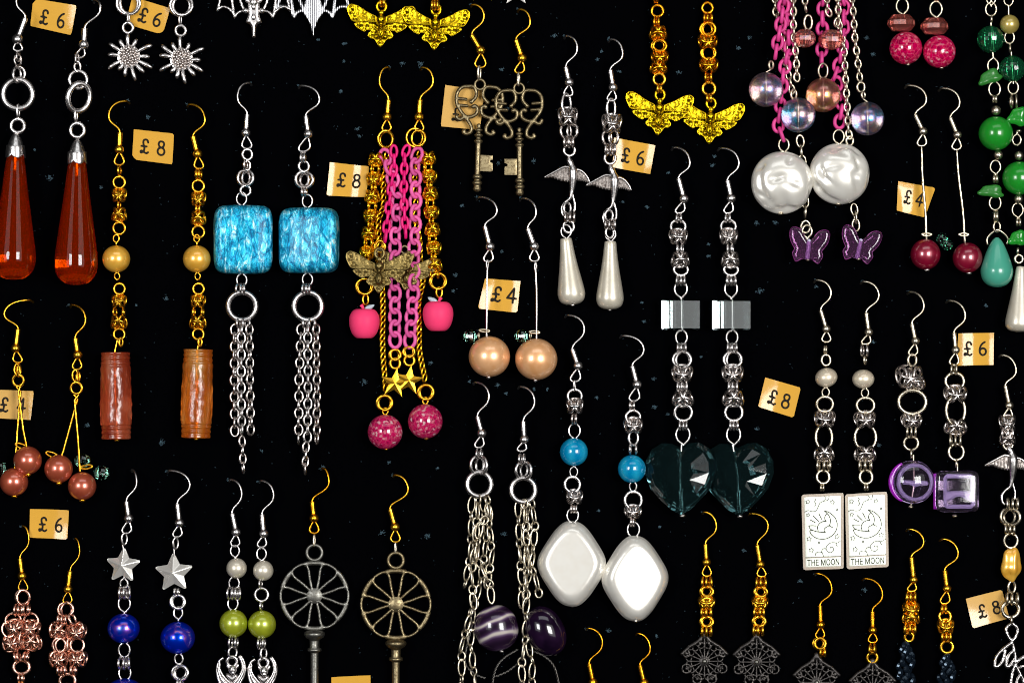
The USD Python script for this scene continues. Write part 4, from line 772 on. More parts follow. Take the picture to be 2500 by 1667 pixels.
# ---- multi-strand pair with banded amethyst
def strandset(lab, H, bigc, top, strands, beadc, hoops, kind):
    global t
    t = Thing('strand_earring', lab, 'earring', 'pair of many-strand chain and amethyst earrings', *H[0], 110)
    hook(t, 'silver', *H); top()
    ring(t, 'silver', *bigc, 100, w=16, n=36, name='large_ring')
    for i, (s, z) in enumerate(strands):
        # long and short links in turn
        p = np.asarray(s, float); seg = np.linalg.norm(np.diff(p, axis=0), axis=1); cum = np.concatenate([[0], np.cumsum(seg)]); pos, k = 0, i
        while pos < cum[-1] - 40:
            L, W = ((132, 62) if k % 2 == 0 else (78, 66)); c_ = min(pos + L / 2, cum[-1]); a = int(np.clip(np.searchsorted(cum, c_) - 1, 0, len(seg) - 1)); f = (c_ - cum[a]) / seg[a]
            c = p[a] + (p[a + 1] - p[a]) * f; dv = p[a + 1] - p[a]
            A(t, 'chain_link', xf(torus(W / 2, L / 2, 7.5, 18, 7), (c[0], c[1], t.d + z), (18 if k % 2 == 0 else -62) + 25 * ((i + k // 2) % 3) + rnd.uniform(-14, 14), 0, math.degrees(math.atan2(-dv[0], dv[1])) + rnd.uniform(-7, 7)), 'pale_brass')
            pos += L - 28; k += 1
    if kind: q = superball(132, 178, 130, .95, .95, 28)
    else: q = superball(150, 156, 140, 0.9, 0.95, 28)
    A(t, 'amethyst_bead', xf(q, (*beadc, t.d - 25), 0, 0, -14 if not kind else -28), 'amethyst_dark' if kind else 'amethyst')
    pin(t, 'silver', beadc[0] + (38 if not kind else 65), beadc[1] + 158, t.d - 10, 15)
    for hp in hoops:
        s = spline(hp, 8); A(t, 'twisted_wire_hoop', join(*[tube([(x + 5 * math.cos(j * .9 + ph), y + 5 * math.sin(j * .9 + ph) * .6, t.d - 30 + 5 * math.sin(j * .9 + ph)) for j, (x, y) in enumerate(np.array([LineString(s).interpolate(u_, normalized=True).coords[0] for u_ in np.linspace(0, 1, int(LineString(s).length / 7))]))], 5, 5) for ph in (0, math.pi)]), 'dark_wire')
P(1, 0)
def tp1():
    edge(t, 'silver', 1540, R1 + 1545, 36, 2, 8, 30); two(t, 'silver', 1540, R2 + 75, 66, 70, 10, 14, 40)
strandset('many-strand chain earring with the banded purple and white amethyst', ((1510, R1 + 1060), (1606, R1 + 1155), (1527, R1 + 1290), (1557, R1 + 1405), (1535, R1 + 1505)), (1540, R2 + 205), tp1,
  [([(1490, R2 + 280), (1480, R2 + 560), (1480, R2 + 700), (1440, R2 + 900)], -10), ([(1535, R2 + 270), (1520, R2 + 520), (1490, R2 + 800), (1500, R2 + 1010), (1420, R2 + 1300), (1420, R2 + 1640)], 10), ([(1560, R2 + 270), (1590, R2 + 560), (1560, R2 + 800), (1500, R2 + 1060), (1480, R2 + 1280), (1520, R2 + 1640)], -16), ([(1590, R2 + 270), (1610, R2 + 400), (1540, R2 + 500), (1520, R2 + 700), (1610, R2 + 880), (1620, R2 + 960)], 22), ([(1600, R2 + 330), (1625, R2 + 700), (1590, R2 + 900)], 0)],
  (1655, R2 + 1185), [[(1490, R2 + 1160), (1440, R2 + 1400), (1500, R2 + 1490), (1580, R2 + 1528)], [(1800, R2 + 1330), (1700, R2 + 1395), (1645, R2 + 1480), (1620, R2 + 1640)]], 0)
P(2, 0)
def tp2():
    edge(t, 'silver', 98, R1 + 1580, 40, 2, 8, 26); two(t, 'silver', 108, R2 + 110, 64, 66, 10, 14, 40)
strandset('many-strand chain earring with the dark purple amethyst beside the diamond pearls', ((80, R1 + 1090), (182, R1 + 1190), (105, R1 + 1322), (112, R1 + 1447), (90, R1 + 1530)), (105, R2 + 245), tp2,
  [([(70, R2 + 310), (70, R2 + 420), (80, R2 + 640), (95, R2 + 880), (90, R2 + 1050)], -10), ([(110, R2 + 300), (125, R2 + 500), (125, R2 + 760), (125, R2 + 1000), (120, R2 + 1250), (95, R2 + 1400), (95, R2 + 1640)], 14), ([(130, R2 + 300), (120, R2 + 560), (140, R2 + 800), (120, R2 + 960)], -16), ([(160, R2 + 300), (185, R2 + 480), (160, R2 + 760), (205, R2 + 900), (215, R2 + 980)], 4), ([(130, R2 + 1260), (165, R2 + 1400), (165, R2 + 1640)], 2)],
  (255, R2 + 1205), [[(140, R2 + 1330), (250, R2 + 1380), (320, R2 + 1460), (360, R2 + 1640)], [(-80, R2 + 1515), (0, R2 + 1480), (80, R2 + 1420)]], 1)

# ---- swallows with pearl drops
def swallowset(lab, H, ch, bird, dn, drop):
    global t
    t = Thing('swallow_earring', lab, 'earring', 'pair of silver swallow and pearl drop earrings', *H[0], 90)
    hook(t, 'silver', *H); ch(); swallow(t, 'silver', *bird)
    dn(); (x0, y0), (x1, y1) = drop; Hh = y1 - y0; rl = math.degrees(math.atan2(x0 - x1, Hh))
    pr = [(30, 0), (40, .02 * Hh), (48, .18 * Hh), (62, .4 * Hh), (80, .62 * Hh), (92, .78 * Hh), (93, .86 * Hh), (80, .94 * Hh), (50, .985 * Hh), (12, Hh)]
    A(t, 'pearl_drop', rev(spline(pr, 4), 40, (x0, y0, t.d), rl), 'pearl_drop'); loop(t, 'silver', x0 + 2, y0 - 48, 34, 7, 1); pin(t, 'silver', x1, y1, None, 16)
P(2, 0)
def c1():
    ring(t, 'silver', 400, 710, 48, 80, 9, 35); knot(t, 'steel', 410, 790, 125, 150, 9, 1); two(t, 'steel', 418, 895, 55, 62, 9, 22, 40); edge(t, 'steel', 420, 970, 46, 3, 9, 26); ring(t, 'silver', 420, 1025, 48, w=9)
def d1():
    ring(t, 'silver', 405, 1420, 40, 48, 9, 30); edge(t, 'steel', 425, 1480, 42, 3, 9, 28); ring(t, 'silver', 415, 1545, 46, 50, 9, 10)
swallowset('silver swallow earring with a pearl drop, left of its pair', ((395, 243), (474, 330), (395, 458), (419, 563), (410, 660)), c1, (440, 1185), d1, ((396, R1 + 70), (442, R1 + 525)))
def c2():
    ring(t, 'silver', 705, 740, 44, 74, 9, 25); knot(t, 'steel', 712, 835, 130, 150, 9, 1); two(t, 'steel', 700, 940, 52, 60, 9, 22, 40); edge(t, 'steel', 700, 1020, 46, 3, 9, 26); ring(t, 'silver', 698, 1080, 48, w=9)
def d2():
    ring(t, 'silver', 690, 1470, 40, 48, 9, 30); edge(t, 'steel', 698, 1530, 42, 3, 9, 28); ring(t, 'silver', 696, R1 + 30, 38, 46, 8, 20)
swallowset('silver swallow earring with a pearl drop, in front of the £6 sticker', ((700, 265), (784, 370), (700, 478), (719, 598), (706, 692)), c2, (724, 1240), d2, ((700, R1 + 90), (697, R1 + 555)))

# ---- gold moths on long chains
P(2, 0)
t = Thing('gold_moth_earring', 'gold moth earring on a short chain, lapping over the moth to its right', 'earring', 'pair of gold moth earrings on chains', 985, -560, 66)
hook_above(t, 'gold', 1010, -80); edge(t, 'gold_deep', 1012, -20, 46, 2); m = 'gold_deep'
ring(t, m, 1022, 75, 50, w=9); edge(t, m, 1018, 150, 42, 2, 9); knot(t, m, 1026, 230, 112, 110, 9, -1); two(t, m, 1032, 312, 54, 48, 9, 6); knot(t, m, 1038, 385, 116, 100, 9, 1); knot(t, m, 1030, 465, 112, 96, 9, -1)
ring(t, 'gold', 1034, 540, 50, w=10); edge(t, 'gold', 1036, 605, 36, 2, 9); moth(t, 'moth_gold', 1032, 772, 3.5)
t = Thing('gold_moth_earring', 'gold moth earring on the longer chain, its left wing behind the other', 'earring', 'pair of gold moth earrings on chains', 1340, -560, 44)
hook_above(t, 'gold', 1360, -90); edge(t, m, 1362, -40, 44, 2)
ring(t, m, 1364, 55, 46, w=9); edge(t, m, 1368, 125, 40, 3, 9); two(t, m, 1365, 200, 54, w=9, dx=9); knot(t, m, 1366, 280, 130, 116, 9, 1); two(t, m, 1370, 362, 56, w=9, dx=4); knot(t, m, 1372, 440, 124, 112, 9, 1); edge(t, m, 1374, 528, 42, 2, 9, 30)
ring(t, 'gold', 1374, 605, 54, w=10); edge(t, 'gold', 1378, 670, 34, 2, 9); moth(t, 'moth_gold', 1382, 832, 3)

# ---- crystal cubes and hearts
def cubeset(lab, H, x, cube, heartc, yaw, dy):
    global t
    t = Thing('crystal_heart_earring', lab, 'earring', 'pair of crystal cube and heart earrings', *H[0], 120)
    hook(t, 'silver', *H); lb = H[4]; m = 'silver'
    edge(t, m, lb[0] + 2, 1490, 34, 2, 8, 24); ring(t, m, x - 8, R1 - 8 + dy, 60, 56, 9); knot(t, 'steel', x - 6, R1 + 55 + dy, 118, 120, 9, 1); edge(t, m, x + 4, R1 + 145, 44, 2, 8, 30); knot(t, 'steel', x + 6, R1 + 222, 118, 116, 9, -1); ring(t, m, x + 10, R1 + 285, 58, 50, 9); edge(t, m, x + 12, R1 + 362, 38, 3, 8, 24); loop(t, m, x + 10, R1 + 415, 42, 7.5, 1)
    cx, cy, w_, h_ = cube
    A(t, 'headpin', tube([(cx + 2, cy - h_ / 2 - 10, t.d), (cx + 4, cy + h_ / 2 + 10, t.d)], 5, 6), m)
    pl_ = np.array([(-132, 8), (-98, 18), (-58, 76), (128, 9), (132, 2), (132, -62), (-132, -62)], float); n_ = len(pl_); rings_ = []
    for yy, k_ in ((-h_ / 2, .91), (-h_ / 2 + 11, 1.0), (h_ / 2 - 11, 1.0), (h_ / 2, .91)):
        rings_.append(np.column_stack([pl_[:, 0] * k_, np.full(n_, yy), pl_[:, 1] * k_ - 4]))
    V_ = np.vstack(rings_ + [[[0, -h_ / 2, -10]], [[0, h_ / 2, -10]]]); F_ = grid_faces(4, n_, False, True); a_ = np.arange(n_); b_ = (a_ + 1) % n_
    F_ = np.vstack([F_, np.stack([np.full(n_, 4 * n_), a_, b_], 1), np.stack([np.full(n_, 4 * n_ + 1), 3 * n_ + b_, 3 * n_ + a_], 1)])
    tm_ = trimesh.Trimesh(V_, F_, process=False); trimesh.repair.fix_normals(tm_); A(t, 'crystal_cube', xf(fix((np.asarray(tm_.vertices), np.asarray(tm_.faces))), (cx + 4, cy, t.d)), 'cube_glass', smooth=False)
    loop(t, m, cx + 8, cy + h_ / 2 + 50, 38, 7.5, -1); x2 = cx + 12
    edge(t, m, x2 - 2, R1 + 815, 38, 3, 8, 24); ring(t, m, x2, R1 + 895, 72, 66, 10); ring(t, m, x2 + 6, R1 + 900, 66, 66, 9, 25, z=-12); knot(t, 'steel', x2, R1 + 985, 140, 130, 9, 1); edge(t, m, x2 + 2, R1 + 1080, 46, 3, 8, 26); knot(t, 'steel', x2 + 6, R1 + 1165, 140, 122, 9, -1); ring(t, m, x2 + 8, R1 + 1255, 70, 68, 10); edge(t, m, x2 + 8, R1 + 1345, 36, 3, 8, 22); loop(t, m, x2 + 6, R1 + 1405, 46, 8, 1)
    hx, hy = heartc; out = []
    ctrl = [(0, -200), (60, -228), (130, -232), (200, -190), (244, -110), (248, -20), (210, 80), (140, 160), (70, 225), (0, 262)]
    o = ctrl + [(-px, py) for px, py in ctrl[-2:0:-1]]; n = len(o); o = np.array(o, float); V = []
    for sgn in (1, -1):
        V += [(px * .98, py, 6 * sgn) for px, py in o]
        V += [(px * .80, py * .80 + 2, 44 * sgn) for px, py in o]
        V += [(px * .36 + (8 if k % 2 else -6), py * .42 + 6, 88 * sgn) for k, (px, py) in enumerate(o)]
        V += [(0, 10, 88 * sgn)]
    F = []; B_ = 3 * n + 1
    for k in range(n):
        k2 = (k + 1) % n
        for s_, off in ((0, 0), (1, B_)):
            T = []
            for a in (0, n): 
                if a == n and k % 2 == 0: T += [(a + k, a + k2, a + n + k), (a + k2, a + n + k2, a + n + k)]
                else: T += [(a + k, a + k2, a + n + k2), (a + k, a + n + k2, a + n + k)]
            T.append((2 * n + k, 2 * n + k2, 3 * n))
            F += [tuple(i + off for i in (tr if s_ == 0 else tr[::-1])) for tr in T]
        F += [(k, k2 + B_, k2), (k, k + B_, k2 + B_)]
    A(t, 'crystal_heart', xf(fix((np.array(V, float), np.array(F))), (hx, hy, t.d), -9 if yaw < 25 else -12.5, 12 if yaw < 25 else 9), 'heart_glass', smooth=False)
    A(t, 'headpin', tube([(x2 - 2, R1 + 1460, t.d), (hx, hy, t.d), (hx + 10, hy + 262, t.d)], 8, 7), 'silver'); pin(t, 'silver', hx + 12, hy + 266, None, 20)
P(2, 0)
cubeset('crystal cube and dark faceted heart earring, left of its pair', ((1136, 1005), (1243, 1115), (1166, 1218), (1203, 1358), (1168, 1458)), 1172, (1178, R1 + 590, 205, 210), (1180, R1 + 1690), 24, 0)
cubeset('crystal cube and dark faceted heart earring with the brighter facet, right of its pair', ((1455, 1010), (1578, 1115), (1500, 1232), (1526, 1355), (1502, 1458)), 1515, (1524, R1 + 592, 205, 208), (1575, R1 + 1695), 26, 0)

# ---- black filigree on gold chain, in the middle and at the bottom
def filiset(lab, H, cp, fc, m='gold', grp='pair of black filigree earrings below the crystal hearts', R=165, top=185, els=None):
    global t
    t = Thing('filigree_earring', lab, 'earring', grp, *H[0], 46)
    hook(t, m, *H, w=7, coil=17, beadr=30)
    if els: els()
    else:
        x0, y0, x1, y1 = cp; q = [('e', .08), ('r', .24), ('k', .42), ('e', .60), ('r', .76), ('e', .92)]
        for kd, f in q:
            x, y = x0 + (x1 - x0) * f, y0 + (y1 - y0) * f
            if kd == 'e': edge(t, m, x, y, 42, 3, 9, 28)
            elif kd == 'r': two(t, m, x, y, 50, 44, 10, 5)
            else: knot(t, m, x, y, 108, 100, 9, 1); ring(t, m, x, y + 8, 48, w=10, z=14)
    filigree(t, 'black_metal', *fc, R, top)
P(2, 2)
filiset('black filigree earring on a gold chain below the left crystal heart', ((1340, 400), (1425, 500), (1350, 615), (1358, 740), (1360, 838)), (1358, 845, 1358, 1240), (1344, 1415))
filiset('black filigree earring on a gold chain below the right crystal heart', ((1660, 410), (1778, 495), (1704, 622), (1726, 755), (1736, 842)), (1732, 850, 1712, 1235), (1700, 1420))
def short(lab, H, x):
    global t
    t = Thing('hook_earring', lab, 'earring', 'pair of earrings whose gold hooks show at the bottom edge', *H[0], 46)
    hook(t, 'gold_deep', *H, w=7, coil=18, beadr=31); edge(t, 'gold', H[4][0], H[4][1] + 30, 42, 3, 9); ring(t, 'gold', H[4][0], H[4][1] + 110, 50, w=10)
short('gold ear wire below the higher diamond pearl, cut by the bottom edge', ((545, 1195), (646, 1295), (555, 1432), (582, 1560), (580, 1655)), 0)
short('gold ear wire below the lower diamond pearl, cut by the bottom edge', ((885, 1230), (972, 1335), (902, 1442), (932, 1562), (930, 1655)), 0)
P(3, 2)
def eb1(): two(t, 'gold', 393, 1295, 48, w=10); edge(t, 'gold', 418, 1355, 36, 2, 9, 24)
def eb2(): edge(t, 'gold', 757, 1335, 40, 2, 9, 30); ring(t, 'gold', 755, 1392, 46, w=10)
filiset('black filigree earring cut by the bottom edge, below the left moon card', ((375, 820), (478, 930), (398, 1035), (402, 1168), (396, 1262)), None, (375, 1560), grp='pair of black filigree earrings at the bottom edge', els=eb1, m='gold_deep')
filiset('black filigree earring cut by the bottom edge, below the right moon card', ((705, 855), (824, 965), (755, 1075), (758, 1205), (757, 1292)), None, (757, 1600), grp='pair of black filigree earrings at the bottom edge', els=eb2, m='gold_deep')
def blackset(lab, H, els, bc):
    global t
    t = Thing('black_bead_earring', lab, 'earring', 'pair of gold and black bead earrings', *H[0], 60)
    hook(t, 'gold', *H, w=7.5, coil=19, beadr=30); els()
    for k in range(44):
        a = k * 2.4; yy = bc[1] + k * 8.6; q = (14 + 34 * math.sin(min(1, k / 14) * 1.5)) * (1 if k % 3 else .4)
        A(t, 'black_bead', ball(bc[0] + q * math.cos(a), yy, t.d + q * .8 * math.sin(a), 22, 30, 20, 8, rnd.uniform(-40, 40)), 'black_bead', smooth=False)
def g1(): edge(t, 'gold', 1020, 980, 42, 3, 9, 26); knot(t, 'gold', 1020, 1060, 108, 116, 9, 1); knot(t, 'gold', 1020, 1120, 108, 110, 9, -1); edge(t, 'gold', 1012, 1195, 44, 3, 9, 28); ring(t, 'gold', 1006, 1250, 40, w=9)
blackset('gold chain earring ending in glossy black beads, the left longer one', ((1005, 518), (1106, 605), (1022, 705), (1037, 860), (1022, 942)), g1, (985, 1300))
def g2(): edge(t, 'gold', 1247, 1060, 36, 2, 9, 22); ring(t, 'gold', 1252, 1110, 50, w=10); knot(t, 'gold', 1257, 1175, 108, 110, 9, 1); edge(t, 'gold', 1258, 1248, 40, 3, 9, 24); ring(t, 'gold', 1265, 1318, 52, w=10)
blackset('gold chain earring ending in glossy black beads, the right one', ((1235, 585), (1341, 685), (1250, 795), (1265, 920), (1248, 1026)), g2, (1262, 1385))

# ---- column 3: the two many-chain pairs of the top right
P(3, 0)
def ab(x, y, R, m, lx, ly, z=0, lr=34):
    A(t, 'clear_ball', ball(x, y, t.d + z, R, n=40), m); ring(t, 'pale_brass', lx, ly, lr, lr * 1.3, 7, 30, z=z); A(t, 'headpin', tube([(lx, ly + lr * 1.2, t.d + z), (x, y - R, t.d + z), (x + 2, y + R * .98, t.d + z)], 5.5, 6), 'pale_brass')
def hammered(x, y, R, seed):
    s = trimesh.creation.icosphere(5); v = s.vertices.copy(); r_ = random.Random(seed); k = np.ones(len(v))
    for _ in range(17):
        d_ = np.array([r_.gauss(0, 1), r_.gauss(0, 1), abs(r_.gauss(0, 1)) + .1]); d_ /= np.linalg.norm(d_); e = np.array([r_.gauss(0, 1), r_.gauss(0, 1), 0]); e -= d_ * (e @ d_); e /= np.linalg.norm(e); g = np.cross(d_, e)
        a, b_ = r_.uniform(.2, .42), r_.uniform(.11, .2); q = ((v @ e) / a) ** 2 + ((v @ g) / b_) ** 2; k -= .075 * np.exp(-q) * ((v @ d_) > 0)
    v = v * k[:, None] * [R, R * 1.02, R * .6]
    A(t, 'hammered_pearl', (v + [x, y, t.d], fix((v, s.faces))[1]), 'pearl_white'); pin(t, 'pale_brass', x - 10, y + R * 1.0, t.d + 8, 20)
def butterfly(x, y, roll, s=1.0):
    L = [(-6, -55), (-40, -100), (-75, -140), (-128, -150), (-150, -120), (-142, -60), (-120, -18), (-102, 12), (-114, 45), (-98, 84), (-82, 104), (-45, 82), (-4, 80)]
    g = unary_union([Polygon(spline(L, 4)), Polygon(spline(mirror(L), 4)), Polygon([(-14, -60), (14, -60), (14, 84), (-14, 84)])])
    root = A(t, 'butterfly_bead', xf(relief(g, 9, dome(24, 26)), (x, y, t.d), 0, 0, roll, s), 'violet_glass')
    for f_ in (lambda q: q, mirror): A(t, 'wing_rim', xf(tube([(px, py, 0) for px, py in spline(f_(L[1:-1]), 4)], 5, 7), (x, y, t.d), 0, 0, roll, s * .97), 'pink_rim', root)
    A(t, 'butterfly_body', xf(rev([(6, -70), (17, -60), (15, 0), (17, 60), (6, 82)], 14), (x, y, t.d), 0, 0, roll, s), 'milky', root); pin(t, 'pale_brass', x - 4, y + 84 * s, t.d + 8, 13)
t = Thing('pink_cluster_earring', 'long pink and silver chain cluster earring with the left hammered pearl', 'earring', 'pair of pink chain and hammered pearl earrings', 150, -640, 150)
hook_above(t, 'pale_brass', 180, -215); ring(t, 'pale_brass', 180, -170, 60, w=9)
pc = lambda p, z=0, m='rose_pink': chain(t, m, p, 118, 96, 13, 10, 70, z=z, name='plastic_link')
sc = lambda p, z=0, L=78, W=56: chain(t, 'pale_brass', p, L, W, 8, 15, 78, z=z)
pc([(170, -140), (150, 20), (130, 150), (85, 410)], 30); pc([(180, -140), (170, 100), (190, 330), (150, 480), (130, 690), (115, 850), (155, 965)], -10)
sc([(85, -140), (95, 60), (110, 160)], -20); sc([(200, -140), (215, 0), (215, 200), (235, 400), (240, 560)], 0); sc([(150, 180), (160, 400), (215, 640)], -30)
sc([(290, -140), (295, 40), (305, 90)], 0); ring(t, 'pale_brass', 315, 150, 38, 58, 8, 20)
A(t, 'brick_bead', ball(290, 260, t.d + 20, 78, 66, 70, 12), 'brick_crystal', smooth=False)
ab(28, 607, 118, 'ab_glass', 62, 440, 20, 26); ab(245, 780, 118, 'ab_glass', 215, 640, 30, 30)
sc([(265, 900), (285, 1100), (300, 1300), (305, 1480)], -100, 100, 68); ring(t, 'pale_brass', 303, 1535, 40, 50, 8, 15, z=-60)
loop(t, 'pale_brass', 150, 980, 34, 7, 1); hammered(138, 1237, 210, 4)
loop(t, 'pale_brass', 308, R1 + 12, 32, 8, 1); butterfly(316, R1 + 130, 6, .92)
t = Thing('pink_cluster_earring', 'long pink and silver chain cluster earring with the right hammered pearl', 'earring', 'pair of pink chain and hammered pearl earrings', 480, -640, 130)
hook_above(t, 'pale_brass', 500, -215); ring(t, 'pale_brass', 500, -170, 60, w=9)
pc([(430, -140), (420, 40), (415, 200), (410, 390), (408, 460)], -10); pc([(540, -140), (565, 40), (560, 240), (540, 400), (505, 500), (530, 640), (550, 720), (525, 880)], -20)
sc([(440, -140), (445, 60), (470, 120)], 20); sc([(510, -140), (520, 120), (500, 190)], 40); sc([(590, -140), (620, 20), (635, 250), (660, 460), (672, 560)], 0); ring(t, 'pale_brass', 676, 590, 36, 42, 8, 20)
sc([(520, 130), (560, 330), (575, 600), (590, 900), (605, 950)], 10); ring(t, 'pale_brass', 600, 955, 34, 40, 8, 15)
A(t, 'brick_bead', ball(470, 272, t.d + 40, 88, 72, 76, 12), 'brick_crystal', smooth=False)
ab(416, 646, 118, 'ab_pink', 416, 482, 30, 44); ab(718, 805, 115, 'ab_glass', 690, 645, 20, 22)
loop(t, 'pale_brass', 525, 925, 36, 7, 1); hammered(530, 1178, 206, 9)
sc([(630, 1370), (645, 1470), (650, R1 + 20)], -60, 100, 66); butterfly(664, R1 + 128, 12, .92)

def crk(lab, lp, ron, bc):
    global t
    t = Thing('crackle_earring', lab, 'earring', 'pair of red crackle bead earrings', lp[0] - 20, -560, 112)
    hook_above(t, 'pale_brass', lp[0], lp[1] - 160); edge(t, 'copper', lp[0] + 5, lp[1] - 95, 46, 2); loop(t, 'pale_brass', *lp, 40, 7.5, 1)
    q = rev([(20, -60), (60, -56), (94, -18), (96, 14), (64, 54), (20, 58)], 14, (*ron, t.d)); A(t, 'faceted_rondelle', q, 'brick_crystal', smooth=False)
    A(t, 'crackle_bead', ball(*bc, t.d, 112, n=40), 'crackle_red'); pin(t, 'pale_brass', bc[0] + 15, bc[1] + 111, None, 16)
crk('red crackle bead earring at the top right, the higher left one', (960, 40), (953, 157), (984, 326))
crk('red crackle bead earring at the top right, the lower right one', (1190, 60), (1181, 180), (1213, 350))

def wine(lab, H, wire, rg, pc_, R, cr):
    global t
    t = Thing('long_wine_pearl_earring', lab, 'earring', 'pair of long wine red pearl earrings', *H[0], 104)
    hook(t, 'pale_brass', *H, coil=17, beadr=31)
    A(t, 'straight_wire', tube([(x, y, t.d) for x, y in spline(wire, 6)], np.interp(np.linspace(0, 1, 6 * (len(wire) - 1) + 1), [0, .25, 1], [7, 9, 9.5]), 7), 'pale_brass')
    ring(t, 'pale_brass', *rg, 40, 14, 5, z=10)
    for cx_, cy_ in cr: A(t, 'green_crystal', ball(cx_, cy_, t.d - 40, 44, n=12), 'green_crystal', smooth=False)
    A(t, 'pearl', ball(*pc_, t.d, R, R * 1.03, R, 40), 'pearl_wine'); pin(t, 'silver', pc_[0] + 10, pc_[1] + R + 4, t.d, 20)
wine('long wine red pearl earring in front of its £4 sticker', ((1003, 580), (1124, 680), (1048, 785), (1102, 897), (1090, 1000)), [(1092, 1005), (1098, 1200), (1118, 1450), (1124, R1 + 75)], (1125, R1 + 45), (1118, R1 + 180), 102, [(1238, R1 + 75)])
wine('long wine red pearl earring beside the teal drop', ((1235, 600), (1352, 700), (1288, 805), (1336, 922), (1328, 1025)), [(1333, 1030), (1345, 1200), (1375, 1450), (1386, R1 + 95)], (1378, R1 + 45), (1405, R1 + 203), 101, [(1270, R1 + 110)])

# ---- green bead strings at the right edge
def chip(x, y, rx, ry, roll, m='green_chip'):
    s = trimesh.creation.icosphere(2); v = s.vertices.copy(); v[:, 1] += .35 * v[:, 0] ** 2 - .2; v = v * [rx, ry, 40] * (1 + .12 * np.sin(v * 5).sum(1))[:, None]
    A(t, 'leaf_chip', xf((v, s.faces), (x, y, t.d), 0, 0, roll), m, smooth=40)
t = Thing('green_string_earring', 'string of green beads ending in a teal drop at the right edge', 'earring', 'pair of green bead string earrings', 1530, -560, 115)
B = 'pale_brass'; hook_above(t, B, 1565, -140); edge(t, B, 1567, -80, 46, 2); loop(t, B, 1566, 62, 36, 7, -1); loop(t, B, 1566, -10, 30, 7, 1); edge(t, B, 1570, 130, 26, 1)
A(t, 'emerald_bead', ball(1562, 266, t.d, 92, n=20), 'emerald_crystal', smooth=False); A(t, 'headpin', tube([(1566, 150, t.d), (1580, 400, t.d)], 7, 6), B); loop(t, B, 1580, 445, 36, 7, -1); chip(1566, 530, 76, 44, -18)
loop(t, B, 1590, 605, 38, 7, -1); edge(t, B, 1592, 672, 30, 2); A(t, 'silver_bead', ball(1600, 750, t.d, 34, n=18), B); A(t, 'jade_bead', ball(1599, 906, t.d, 117, n=40), 'jade'); A(t, 'silver_bead', ball(1616, 1052, t.d, 32, n=18), B)
loop(t, B, 1596, 1132, 34, 7, 1); edge(t, B, 1598, 1215, 32, 2); chip(1572, 1308, 80, 40, 6); loop(t, B, 1594, 1378, 38, 7, -1); edge(t, B, 1600, 1470, 42, 2); ring(t, B, 1606, 1540, 34, 42, 7, 25)
A(t, 'bail', tube(spline([(1545, R1 + 108, 100), (1540, R1 + 70, 105), (1568, R1 + 30, 115), (1610, R1 + 8, 118), (1652, R1 + 30, 115), (1682, R1 + 66, 105), (1676, R1 + 105, 100)], 4), 8, 7), B)
A(t, 'teal_drop', rev(spline([(10, 0), (38, 30), (72, 100), (103, 190), (110, 235), (98, 285), (66, 322), (25, 338), (3, 340)], 4), 36, (1606, R1 + 58, t.d)), 'aventurine')
t = Thing('green_string_earring', 'string of green beads ending in a long pearl drop, cut by the right edge', 'earring', 'pair of green bead string earrings', 1690, -560, 112)
hook_above(t, B, 1682, -170); edge(t, B, 1684, -110, 46, 2); loop(t, B, 1686, 0, 30, 7, 1, tail=70); A(t, 'olive_pearl', ball(1693, 165, t.d, 66, n=30), 'pearl_olive'); loop(t, B, 1692, 255, 32, 7, -1); edge(t, B, 1697, 330, 30, 1)
A(t, 'emerald_bead', ball(1712, 466, t.d, 90, n=20), 'emerald_crystal', smooth=False); A(t, 'headpin', tube([(1705, 350, t.d), (1718, 570, t.d)], 7, 6), B); loop(t, B, 1718, 595, 34, 7, -1); edge(t, B, 1724, 690, 50, 2, 7, 34); chip(1752, 806, 62, 60, 10, 'jade')
pin(t, B, 1756, 890, None, 20); loop(t, B, 1742, 950, 28, 7, -1); A(t, 'silver_bead', ball(1757, 1058, t.d, 32, n=18), B); A(t, 'jade_bead', ball(1758, 1210, t.d, 114, n=40), 'jade'); A(t, 'silver_bead', ball(1754, 1352, t.d, 32, n=18), B)
loop(t, B, 1748, 1425, 36, 7, 1); edge(t, B, 1754, 1510, 30, 2); chip(1752, R1 + 74, 58, 48, 0, 'jade'); edge(t, B, 1750, R1 + 150, 26, 1); ring(t, B, 1756, R1 + 205, 36, w=8)
A(t, 'pearl_drop', rev(spline([(24, 0), (34, 20), (52, 150), (78, 290), (92, 370), (88, 410), (62, 438), (14, 448)], 4), 36, (1770, R1 + 255, t.d), 2), 'pearl_drop')

